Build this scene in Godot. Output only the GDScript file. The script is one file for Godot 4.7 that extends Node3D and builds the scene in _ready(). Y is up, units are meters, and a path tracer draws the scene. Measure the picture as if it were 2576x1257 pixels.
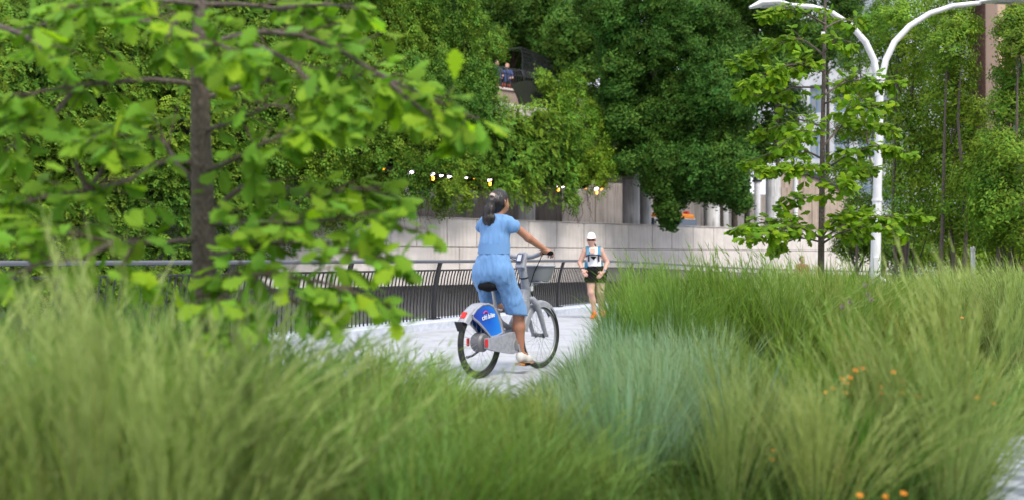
extends Node3D
# A greenway beside a river: a woman rides a share bike away from the camera, a runner comes towards it,
# ornamental grasses and young oaks in front, an ivy-hung road deck behind.
# Lengths come from the ground: the eye is 1.12 m above the path. at() turns a measured direction and a distance into a point.

const FOCAL := 2641.0
const MID := 1288.0
const HORIZON := 650.0
const EYE := 1.12
const ALONG := Vector3(0.725, 0.0, -0.688)     # along the river wall
const INTO := Vector3(-0.688, 0.0, -0.725)     # from the river wall into the hill

var rng := RandomNumberGenerator.new()
var taken := {}
var M := {}
var wind := FastNoiseLite.new()


class Shape:
	var v := PackedVector3Array()
	var n := PackedVector3Array()
	var c := PackedColorArray()
	var ix := PackedInt32Array()
	var col := Color(1, 1, 1)
	var off := Vector3.ZERO

	func _init(origin := Vector3.ZERO) -> void:
		off = origin

	func p(pos: Vector3, nor: Vector3) -> int:
		v.append(pos - off)
		n.append(nor)
		c.append(col)
		return v.size() - 1

	func t(a: int, b: int, d: int) -> void:
		var cr := (v[b] - v[a]).cross(v[d] - v[a])
		ix.append(a)
		if cr.dot(n[a] + n[b] + n[d]) > 0.0:
			ix.append(d)
			ix.append(b)
		else:
			ix.append(b)
			ix.append(d)

	func q(a: int, b: int, d: int, e: int) -> void:
		t(a, b, d)
		t(a, d, e)

	func quad(a: Vector3, b: Vector3, d: Vector3, e: Vector3, out: Vector3) -> void:
		q(p(a, out), p(b, out), p(d, out), p(e, out))

	func tri(a: Vector3, b: Vector3, d: Vector3, out: Vector3) -> void:
		t(p(a, out), p(b, out), p(d, out))

	# a box with chamfered edges; x, y, z are the half axes
	func box(mid: Vector3, x: Vector3, y: Vector3, z: Vector3, bevel := 0.0) -> void:
		var ax := [x, y, z]
		var un := [x.normalized(), y.normalized(), z.normalized()]
		var id := {}
		for sx in [-1, 1]:
			for sy in [-1, 1]:
				for sz in [-1, 1]:
					var s := [sx, sy, sz]
					for f in 3:
						var pos := mid
						for k in 3:
							pos += ax[k] * s[k]
							if k != f:
								pos -= un[k] * s[k] * bevel
						id[[sx, sy, sz, f]] = p(pos, un[f] * s[f])
		for f in 3:
			for s in [-1, 1]:
				var r := []
				for o in [[-1, -1], [1, -1], [1, 1], [-1, 1]]:
					var k := [0, 0, 0]
					k[f] = s
					k[(f + 1) % 3] = o[0]
					k[(f + 2) % 3] = o[1]
					r.append(id[[k[0], k[1], k[2], f]])
				q(r[0], r[1], r[2], r[3])
		if bevel <= 0.0:
			return
		for f in 3:
			var g := (f + 1) % 3
			var h := (f + 2) % 3
			for s in [-1, 1]:
				for w in [-1, 1]:
					var k := [0, 0, 0]
					k[g] = s
					k[h] = w
					k[f] = -1
					var a: int = id[[k[0], k[1], k[2], g]]
					var b: int = id[[k[0], k[1], k[2], h]]
					k[f] = 1
					q(a, b, id[[k[0], k[1], k[2], h]], id[[k[0], k[1], k[2], g]])
		for sx in [-1, 1]:
			for sy in [-1, 1]:
				for sz in [-1, 1]:
					t(id[[sx, sy, sz, 0]], id[[sx, sy, sz, 1]], id[[sx, sy, sz, 2]])

	func bx(mid: Vector3, size: Vector3, bevel := 0.0, turn := Basis()) -> void:
		box(mid, turn.x * size.x / 2, turn.y * size.y / 2, turn.z * size.z / 2, bevel)

	# a tube through points; radii one per point; flat squeezes it along the given axis
	func tube(pts: Array, radii: Array, sides := 8, caps := true, squeeze := Vector3.ONE) -> void:
		var last := pts.size() - 1
		var side := Vector3.ZERO
		var rings := []
		for i in pts.size():
			var dir: Vector3 = (pts[mini(i + 1, last)] - pts[maxi(i - 1, 0)]).normalized()
			if side == Vector3.ZERO:
				side = dir.cross(Vector3.UP if absf(dir.y) < 0.9 else Vector3.RIGHT).normalized()
			side = (side - dir * side.dot(dir)).normalized()
			var up := dir.cross(side)
			var ring := []
			for k in sides:
				var a := TAU * k / sides
				var o: Vector3 = (side * cos(a) + up * sin(a))
				ring.append(p(pts[i] + o * radii[i] * squeeze, (o / squeeze).normalized()))
			rings.append(ring)
		for i in last:
			for k in sides:
				q(rings[i][k], rings[i][(k + 1) % sides], rings[i + 1][(k + 1) % sides], rings[i + 1][k])
		if caps:
			for e in [0, last]:
				var dir: Vector3 = (pts[0] - pts[1]).normalized() if e == 0 else (pts[last] - pts[last - 1]).normalized()
				var m := p(pts[e], dir)
				var ring := []
				for k in sides:
					ring.append(p(v[rings[e][k]] + off, dir))
				for k in sides:
					t(m, ring[k], ring[(k + 1) % sides])

	# profile: [radius, height] turned about an axis
	func lathe(base: Vector3, axis: Vector3, profile: Array, sides := 24) -> void:
		var side := axis.cross(Vector3.UP if absf(axis.y) < 0.9 else Vector3.RIGHT).normalized()
		var up := axis.cross(side)
		for i in profile.size() - 1:
			var a: Array = profile[i]
			var b: Array = profile[i + 1]
			var slope := Vector2(b[1] - a[1], -(b[0] - a[0])).normalized()
			var rows := [[], []]
			for e in 2:
				var r: Array = [a, b][e]
				for k in sides:
					var g := TAU * k / sides
					var o := side * cos(g) + up * sin(g)
					rows[e].append(p(base + axis * r[1] + o * r[0], (o * slope.x + axis * slope.y).normalized()))
			for k in sides:
				q(rows[0][k], rows[0][(k + 1) % sides], rows[1][(k + 1) % sides], rows[1][k])

	# a flat outline given a thickness along out
	func plate(pts: Array, out: Vector3, thick: float) -> void:
		var mid := Vector3.ZERO
		for a in pts:
			mid += a / pts.size()
		for s in [-0.5, 0.5]:
			var o: Vector3 = out * signf(s)
			var m := p(mid + out * thick * s, o)
			var ring := []
			for a in pts:
				ring.append(p(a + out * thick * s, o))
			for k in pts.size():
				t(m, ring[k], ring[(k + 1) % pts.size()])
		for k in pts.size():
			var a: Vector3 = pts[k]
			var b: Vector3 = pts[(k + 1) % pts.size()]
			var o := (b - a).cross(out).normalized()
			if o.dot((a + b) / 2 - mid) < 0.0:
				o = -o
			quad(a + out * thick / 2, b + out * thick / 2, b - out * thick / 2, a - out * thick / 2, o)

	# a blade of grass: leaves the ground at lean0 from the vertical and ends at lean1
	func blade(base: Vector3, yaw: float, lean0: float, lean1: float, length: float, width: float, seg := 5) -> Array:
		var flat := Vector3(cos(yaw), 0, sin(yaw))
		var side := Vector3(-sin(yaw), 0, cos(yaw))
		var pos := base
		var ids := []
		var path := []
		for i in seg + 1:
			var f := float(i) / seg
			var a := lerpf(lean0, lean1, f * f)
			var dir := flat * sin(a) + Vector3.UP * cos(a)
			var w := width * (1.0 - f * f) * 0.5 + 0.0003
			var nor := side.cross(dir)
			if i < seg:
				ids.append(p(pos - side * w, nor))
				ids.append(p(pos + side * w, nor))
			else:
				ids.append(p(pos, nor))
			path.append([pos, dir])
			pos += dir * length / seg
		for i in seg - 1:
			q(ids[i * 2], ids[i * 2 + 1], ids[i * 2 + 3], ids[i * 2 + 2])
		t(ids[seg * 2 - 2], ids[seg * 2 - 1], ids[seg * 2])
		return path

	func mesh(m: Material = null) -> ArrayMesh:
		var a := []
		a.resize(Mesh.ARRAY_MAX)
		a[Mesh.ARRAY_VERTEX] = v
		a[Mesh.ARRAY_NORMAL] = n
		a[Mesh.ARRAY_COLOR] = c
		a[Mesh.ARRAY_INDEX] = ix
		var out := ArrayMesh.new()
		out.add_surface_from_arrays(Mesh.PRIMITIVE_TRIANGLES, a)
		if m:
			out.surface_set_material(0, m)
		return out


# ---------------------------------------------------------------- places, names, materials

func at(u: float, v: float, d: float) -> Vector3:
	return Vector3((u - MID) / FOCAL * d, EYE + (HORIZON - v) / FOCAL * d, -d)

func seen(p: Vector3) -> Vector2:
	return Vector2(MID + FOCAL * p.x / -p.z, HORIZON - FOCAL * (p.y - EYE) / -p.z)

# a point by its run along the river wall, its height and its depth into the hill
func hill(t: float, y: float, s: float) -> Vector3:
	return Vector3(-2.33, y, -34.0) + ALONG * t + INTO * s

func run_of(u: float, s: float) -> float:
	var k := (u - MID) / FOCAL
	return (k * 34.0 + 2.33 + s * (0.688 + 0.725 * k)) / (0.725 - 0.688 * k)

func table(list: Array, x: float) -> float:
	if x <= list[0][0]:
		return list[0][1]
	for i in list.size() - 1:
		if x <= list[i + 1][0]:
			return lerpf(list[i][1], list[i + 1][1], (x - list[i][0]) / (list[i + 1][0] - list[i][0]))
	return list[-1][1]

func r(a: float, b: float) -> float:
	return rng.randf_range(a, b)

func numbered(called: String) -> String:
	var k: int = taken.get(called, 0)
	taken[called] = k + 1
	return called if k == 0 else "%s_%03d" % [called, k]

func tag(o: Node3D, label: String, category: String, group := "", kind := "") -> Node3D:
	if label:
		o.set_meta("label", label)
	if category:
		o.set_meta("category", category)
	if group:
		o.set_meta("group", group)
	if kind:
		o.set_meta("kind", kind)
	return o

func thing(called: String, label: String, category: String, where := Vector3.ZERO, group := "") -> Node3D:
	var o := Node3D.new()
	o.name = numbered(called)
	add_child(o)
	o.position = where
	return tag(o, label, category, group)

func part(parent: Node3D, called: String, m: Mesh, material: Material = null) -> MeshInstance3D:
	var o := MeshInstance3D.new()
	o.name = called
	o.mesh = m
	if material:
		o.material_override = material
	parent.add_child(o, true)
	return o

func structure(called: String, m: Mesh, material: Material, where := Vector3.ZERO) -> MeshInstance3D:
	var o := MeshInstance3D.new()
	o.name = numbered(called)
	o.mesh = m
	o.material_override = material
	add_child(o)
	o.position = where
	o.set_meta("kind", "structure")
	return o

func scatter(parent: Node3D, called: String, m: Mesh, material: Material, places: Array, tints: Array) -> MultiMeshInstance3D:
	var mm := MultiMesh.new()
	mm.transform_format = MultiMesh.TRANSFORM_3D
	mm.use_colors = true
	mm.mesh = m
	mm.instance_count = places.size()
	for i in places.size():
		mm.set_instance_transform(i, places[i])
		mm.set_instance_color(i, tints[i])
	var o := MultiMeshInstance3D.new()
	o.name = called if parent != self else numbered(called)
	o.multimesh = mm
	o.material_override = material
	parent.add_child(o, true)
	o.set_meta("kind", "stuff")
	return o

func mat(cr: float, cg: float, cb: float, rough := 0.7, metal := 0.0) -> StandardMaterial3D:
	var m := StandardMaterial3D.new()
	m.albedo_color = Color(cr, cg, cb).linear_to_srgb()
	m.roughness = rough
	m.metallic = metal
	return m

func leafy(rough: float, glow: Color) -> StandardMaterial3D:
	var m := StandardMaterial3D.new()
	m.vertex_color_use_as_albedo = true
	m.roughness = rough
	m.metallic_specular = 0.14
	m.backlight_enabled = true
	m.backlight = glow
	return m

func noise_map(freq: float, octaves: int, dark: Color, light: Color, size := 512, seed_ := 3, lo := 0.25, hi := 0.75) -> NoiseTexture2D:
	var f := FastNoiseLite.new()
	f.seed = seed_
	f.frequency = freq
	f.fractal_octaves = octaves
	var t := NoiseTexture2D.new()
	t.width = size
	t.height = size
	t.seamless = true
	t.noise = f
	var ramp := Gradient.new()
	ramp.offsets = PackedFloat32Array([lo, hi])
	ramp.colors = PackedColorArray([dark.linear_to_srgb(), light.linear_to_srgb()])
	t.color_ramp = ramp
	return t

func grained(m: StandardMaterial3D, tex: Texture2D, scale: Vector3, bump := 0.0, bump_tex: Texture2D = null) -> StandardMaterial3D:
	m.albedo_texture = tex
	m.uv1_triplanar = true
	m.uv1_world_triplanar = true
	m.uv1_scale = scale
	if bump > 0.0:
		m.heightmap_enabled = true
		m.heightmap_texture = bump_tex
		m.heightmap_scale = bump
	return m

# poured concrete: cloudy grey, pale lime and darker drip streaks running down, fine pits
func concrete_image(seed_: int, base: Color, streak: float) -> ImageTexture:
	var a := FastNoiseLite.new()
	a.seed = seed_
	a.frequency = 0.012
	a.fractal_octaves = 5
	var b := FastNoiseLite.new()
	b.seed = seed_ + 1
	b.frequency = 0.03
	b.fractal_octaves = 3
	var im := Image.create(512, 512, false, Image.FORMAT_RGB8)
	for y in 512:
		for x in 512:
			var f := 1.0 + 0.22 * a.get_noise_2d(x, y) + streak * minf(0.0, b.get_noise_2d(x * 2.2, y * 0.12) - 0.05) + 0.10 * b.get_noise_2d(x * 9.0, y * 9.0)
			im.set_pixel(x, y, Color(base.r * f, base.g * f * lerpf(1.0, 0.985, clampf(1.0 - f, 0, 1)), base.b * f * lerpf(1.0, 0.95, clampf((1.0 - f) * 3.0, 0, 1))).linear_to_srgb())
	return ImageTexture.create_from_image(im)

func make_materials() -> void:
	var pits := noise_map(0.06, 4, Color(0.2, 0.2, 0.2), Color(0.8, 0.8, 0.8), 512, 9)
	M.concrete = grained(mat(1, 1, 1, 0.85), concrete_image(11, Color(0.68, 0.625, 0.592), 0.35), Vector3(0.22, 0.22, 0.22), 0.4, pits)
	M.old_concrete = grained(mat(1, 1, 1, 0.9), concrete_image(31, Color(0.52, 0.455, 0.41), 0.8), Vector3(0.16, 0.16, 0.16), 0.4, pits)
	M.column = grained(mat(1, 1, 1, 0.8), concrete_image(51, Color(0.62, 0.62, 0.63), 0.7), Vector3(0.25, 0.25, 0.25), 0.3, pits)
	M.path = grained(mat(1, 1, 1, 0.75), noise_map(0.02, 5, Color(0.38, 0.39, 0.425), Color(0.43, 0.44, 0.475), 512, 5), Vector3(0.6, 0.6, 0.6), 0.1, pits)
	M.path.detail_enabled = true
	M.path.detail_blend_mode = BaseMaterial3D.BLEND_MODE_MUL
	M.path.detail_albedo = noise_map(0.018, 5, Color(0.88, 0.875, 0.86), Color(1, 1, 1), 512, 45, 0.28, 0.52)
	M.path.uv2_triplanar = true
	M.path.uv2_world_triplanar = true
	M.path.uv2_scale = Vector3(0.17, 0.17, 0.17)
	M.path.detail_uv_layer = BaseMaterial3D.DETAIL_UV_2
	M.kerb = grained(mat(1, 1, 1, 0.7), noise_map(0.03, 4, Color(0.42, 0.45, 0.52), Color(0.56, 0.59, 0.66), 512, 6), Vector3(0.5, 0.5, 0.5))
	M.asphalt = grained(mat(1, 1, 1, 0.9), noise_map(0.05, 4, Color(0.04, 0.04, 0.042), Color(0.075, 0.075, 0.078), 512, 7), Vector3(0.6, 0.6, 0.6))
	M.soil = grained(mat(1, 1, 1, 0.95), noise_map(0.04, 4, Color(0.025, 0.028, 0.012), Color(0.075, 0.08, 0.03), 512, 8), Vector3(0.8, 0.8, 0.8))
	M.bark = grained(mat(1, 1, 1, 0.9), noise_map(0.03, 4, Color(0.10, 0.078, 0.066), Color(0.27, 0.215, 0.185), 512, 12), Vector3(9, 1.6, 9), 1.2, noise_map(0.03, 4, Color(0, 0, 0), Color(1, 1, 1), 512, 12))
	M.bark_dark = grained(mat(1, 1, 1, 0.9), noise_map(0.03, 4, Color(0.035, 0.028, 0.022), Color(0.09, 0.075, 0.06), 512, 13), Vector3(5, 1.2, 5))
	M.twig = mat(0.10, 0.07, 0.045, 0.8)
	M.shaded_vine = grained(mat(1, 1, 1, 0.95), noise_map(0.05, 4, Color(0.006, 0.009, 0.004), Color(0.02, 0.024, 0.010), 512, 14), Vector3(1.2, 0.35, 1.2))  # near-black: shade deep among the foliage is put into this colour
	M.oak_leaf = leafy(0.5, Color(0.78, 0.85, 0.5))
	M.leaf = leafy(0.5, Color(0.6, 0.68, 0.4))
	M.ivy = leafy(0.5, Color(0.42, 0.5, 0.25))
	M.grass = leafy(0.8, Color(0.88, 0.92, 0.66))
	M.rail = mat(0.014, 0.014, 0.017, 0.5, 0.1)
	M.handrail = mat(0.13, 0.135, 0.155, 0.35, 0.5)
	M.iron = mat(0.012, 0.013, 0.016, 0.5, 0.2)
	M.white_paint = grained(mat(1, 1, 1, 0.35), noise_map(0.02, 4, Color(0.68, 0.68, 0.70), Color(0.80, 0.80, 0.82), 512, 15), Vector3(1, 0.4, 1))
	M.water = mat(0.012, 0.02, 0.02, 0.12)
	M.black = mat(0.007, 0.007, 0.008, 0.6)
	M.black.metallic_specular = 0.2
	M.rubber = mat(0.016, 0.016, 0.017, 0.75)
	M.glass = mat(0.10, 0.13, 0.17, 0.08, 0.4)

# ---------------------------------------------------------------- path, river, railing

# the line of the railing: x, height of the path, distance
const RAIL := [[-8.06, 0.0, 3.84], [-3.52, 0.0, 12.8], [-1.29, 0.0, 17.2], [0.94, 0.0, 21.6], [2.55, -0.03, 25.4], [4.3, -0.11, 29.0], [6.4, -0.22, 32.4], [9.2, -0.33, 35.6], [13.2, -0.42, 38.4], [19.0, -0.5, 40.5], [30.0, -0.6, 42.5]]

func rail_curve() -> Curve3D:
	var c := Curve3D.new()
	c.bake_interval = 0.05
	for i in RAIL.size():
		var a := Vector3(RAIL[i][0], RAIL[i][1], -RAIL[i][2])
		var b0: Array = RAIL[maxi(i - 1, 0)]
		var b1: Array = RAIL[mini(i + 1, RAIL.size() - 1)]
		var tan_ := Vector3(b1[0] - b0[0], b1[1] - b0[1], -(b1[2] - b0[2])) / 6.0
		c.add_point(a, -tan_, tan_)
	return c

# right hand (path side) of the railing at a length along it
func beside(c: Curve3D, length: float) -> Vector3:
	var a := c.sample_baked(clampf(length - 0.1, 0, c.get_baked_length()))
	var b := c.sample_baked(clampf(length + 0.1, 0, c.get_baked_length()))
	return (b - a).cross(Vector3.UP).normalized()

func strip(c: Curve3D, from: float, to: float, profile: Array, step := 0.5) -> Shape:
	var s := Shape.new()
	var rows := []
	var l := from
	while l <= to + 0.001:
		var a := c.sample_baked(l)
		var o := beside(c, l)
		rows.append([])
		for k in profile:
			rows[-1].append(a + o * k[0] + Vector3.UP * k[1])
		l += step
	for i in rows.size() - 1:
		for k in profile.size() - 1:
			var a: Vector3 = rows[i][k]
			var b: Vector3 = rows[i][k + 1]
			var nor: Vector3 = (b - a).cross(rows[i + 1][k] - a).normalized()
			if profile[k + 1][0] > profile[k][0] and nor.y < 0.0 or profile[k + 1][0] <= profile[k][0] and nor.dot(beside(c, from + i * step)) > 0.0:
				nor = -nor
			s.quad(a, b, rows[i + 1][k + 1], rows[i + 1][k], nor)
	return s

func build_path() -> void:
	var c := rail_curve()
	var all := c.get_baked_length()
	structure("path", strip(c, 0.0, all, [[0.34, 0.0], [5.15, 0.0]]).mesh(), M.path)
	var kerb := strip(c, 0.0, all, [[-0.32, -0.7], [-0.32, 0.11], [-0.30, 0.13], [0.30, 0.13], [0.34, 0.11]])
	var face := strip(c, 0.0, all, [[0.34, 0.11], [0.342, -0.02]])
	var kb := structure("kerb", kerb.mesh(), M.kerb)
	var fc := part(kb, "kerb_face", face.mesh(), M.kerb)
	fc.set_meta("kind", "structure")
	var edge := structure("path_edging", strip(c, 0.0, all, [[5.15, 0.02], [5.29, 0.02]]).mesh(), M.kerb)
	edge.position.y = 0.004
	# planting bed and everything landward; the river; both reach the horizon
	var bed := Shape.new()
	var rows := []
	var l := 0.0
	while l <= all:
		var o := beside(c, l)
		rows.append([c.sample_baked(l) + o * 5.2, c.sample_baked(l) + o * 5.2 + Vector3(140, 0, 40)])
		l += 0.5
	rows.push_front([Vector3(-20, 0, 30), Vector3(200, 0, 60)])
	rows.append([Vector3(60, -0.6, -46), Vector3(300, 0, -60)])
	for i in rows.size() - 1:
		var a: Vector3 = rows[i][0]
		a.y -= 0.012
		var b: Vector3 = rows[i + 1][0]
		b.y -= 0.012
		bed.quad(a, b, rows[i + 1][1], rows[i][1], Vector3.UP)
	structure("ground", bed.mesh(), M.soil)
	var far := Shape.new()
	far.quad(Vector3(14, -0.75, -43), Vector3(400, -0.75, -46), Vector3(400, -0.75, -400), Vector3(14, -0.75, -400), Vector3.UP)
	structure("ground", far.mesh(), M.soil)
	var river := Shape.new()
	river.quad(Vector3(-400, -2.4, 200), Vector3(14, -2.4, 200), Vector3(14, -2.4, -80), Vector3(-400, -2.4, -80), Vector3.UP)
	structure("river", river.mesh(), M.water)
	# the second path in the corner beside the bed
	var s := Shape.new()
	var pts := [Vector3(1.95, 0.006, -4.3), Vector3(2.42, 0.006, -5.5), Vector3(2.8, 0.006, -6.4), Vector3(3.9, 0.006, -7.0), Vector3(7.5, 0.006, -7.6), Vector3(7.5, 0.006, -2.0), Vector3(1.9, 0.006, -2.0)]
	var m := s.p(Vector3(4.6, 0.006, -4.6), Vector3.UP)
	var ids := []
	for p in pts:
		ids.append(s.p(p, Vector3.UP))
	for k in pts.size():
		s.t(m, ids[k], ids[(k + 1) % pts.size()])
	structure("side_path", s.mesh(), grained(mat(1, 1, 1, 0.55), noise_map(0.012, 4, Color(0.17, 0.19, 0.235), Color(0.42, 0.45, 0.52), 512, 41, 0.36, 0.62), Vector3(0.5, 0.5, 0.8)))  # dark patches stand for shadows on the paving, put into its colour

func build_railing() -> void:
	var c := rail_curve()
	var o := thing("railing", "dark steel picket railing with pipe handrail along the concrete path", "railing", c.sample_baked(13.0))
	var org := o.position
	var start := 5.0
	var stop := 47.0
	# top pipe
	var s := Shape.new(org)
	var pts := []
	var rad := []
	var l := start
	while l <= stop:
		pts.append(c.sample_baked(l) + beside(c, l) * 0.14 + Vector3.UP * 1.075)
		rad.append(0.028)
		l += 0.4
	s.tube(pts, rad, 10)
	part(o, "handrail", s.mesh(), M.handrail)
	for level in [[0.93, 0.095, "top_rail"], [0.10, 0.0, "bottom_rail"]]:
		s = Shape.new(org)
		pts = []
		rad = []
		l = start
		while l <= stop:
			pts.append(c.sample_baked(l) + beside(c, l) * level[1] + Vector3.UP * level[0])
			rad.append(0.016)
			l += 0.4
		s.tube(pts, rad, 6)
		part(o, level[2], s.mesh(), M.rail)
	# posts bend in over the path; one shared shape each
	var post := Shape.new()
	var prof := [Vector2(0.0, 0.13), Vector2(0.0, 0.35), Vector2(0.02, 0.6), Vector2(0.062, 0.82), Vector2(0.11, 0.98), Vector2(0.135, 1.06)]
	for i in prof.size() - 1:
		var a: Vector2 = prof[i]
		var b: Vector2 = prof[i + 1]
		var dir := Vector3(b.x - a.x, b.y - a.y, 0)
		post.box(Vector3((a.x + b.x) / 2, (a.y + b.y) / 2, 0), Vector3(0.022, 0, 0), dir * 0.51, Vector3(0, 0, 0.04), 0.004)
	post.bx(Vector3(0, 0.14, 0), Vector3(0.16, 0.02, 0.2), 0.004)
	var post_mesh := post.mesh(M.rail)
	var picket := Shape.new()
	picket.tube([Vector3(0, 0.10, 0), Vector3(0.0, 0.36, 0), Vector3(0.022, 0.6, 0), Vector3(0.062, 0.82, 0), Vector3(0.095, 0.93, 0)], [0.0125, 0.0125, 0.0125, 0.0125, 0.0125], 5, false)
	var picket_mesh := picket.mesh(M.rail)
	# the posts stand 2.46 m apart, one of them at the measured place
	var best := c.get_closest_offset(Vector3(-1.29, 0, -17.2))
	l = fposmod(best, 2.465)
	while l < stop:
		if l > start:
			var k := part(o, "post", post_mesh)
			k.transform = Transform3D(Basis(beside(c, l), Vector3.UP, beside(c, l).cross(Vector3.UP)), c.sample_baked(l) - org)
		l += 2.465
	l = 8.0
	var count := 0
	while l < stop and count < 300:
		var k := part(o, "picket", picket_mesh)
		k.transform = Transform3D(Basis(beside(c, l), Vector3.UP, beside(c, l).cross(Vector3.UP)), c.sample_baked(l) - org)
		l += 0.098
		count += 1

# ---------------------------------------------------------------- river wall, road deck, terrace

func build_wall() -> void:
	var o := thing("river_wall", "pale board-marked concrete wall above the dark water, with vertical joints", "wall", hill(5, 0.25, 0))
	var org := o.position
	var back := Shape.new(org)
	back.box(hill(4, 1.33, 0.26), ALONG * 25, Vector3(0, 1.05, 0), INTO * 0.2)
	part(o, "backing", back.mesh(), M.concrete)
	var t := -20.0
	while t < 28.5:
		var w := r(1.15, 1.6)
		var s := Shape.new(org)
		s.box(hill(t + w / 2, 1.955, 0.03 + r(-0.006, 0.006)), ALONG * (w / 2 - 0.012), Vector3(0, 0.463, 0), INTO * 0.07, 0.012)
		part(o, "panel", s.mesh(), M.concrete)
		t += w
	t = -20.0
	while t < 28.5:
		var w := r(3.4, 4.6)
		var s := Shape.new(org)
		s.box(hill(t + w / 2, 0.865, 0.03 + r(-0.008, 0.008)), ALONG * (w / 2 - 0.012), Vector3(0, 0.597, 0), INTO * 0.07, 0.012)
		part(o, "panel", s.mesh(), M.concrete)
		t += w
	var cap := Shape.new(org)
	cap.box(hill(4, 2.435, 0.19), ALONG * 25, Vector3(0, 0.014, 0), INTO * 0.27, 0.01)
	part(o, "coping", cap.mesh(), M.concrete)
	# the dark recess below: the road stands on a platform over the river
	var low := Shape.new()
	low.box(hill(4, -1.4, 2.2), ALONG * 25, Vector3(0, 1.65, 0), INTO * 0.2)
	var lw := structure("river_wall_foundation", low.mesh(), M.concrete)
	lw.set_meta("kind", "structure")
	var under := Shape.new()
	under.box(hill(4, 0.9, 13.5), ALONG * 25, Vector3(0, 0.3, 0), INTO * 13.0)
	structure("road", under.mesh(), M.asphalt)

var LAMPS := []

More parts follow.
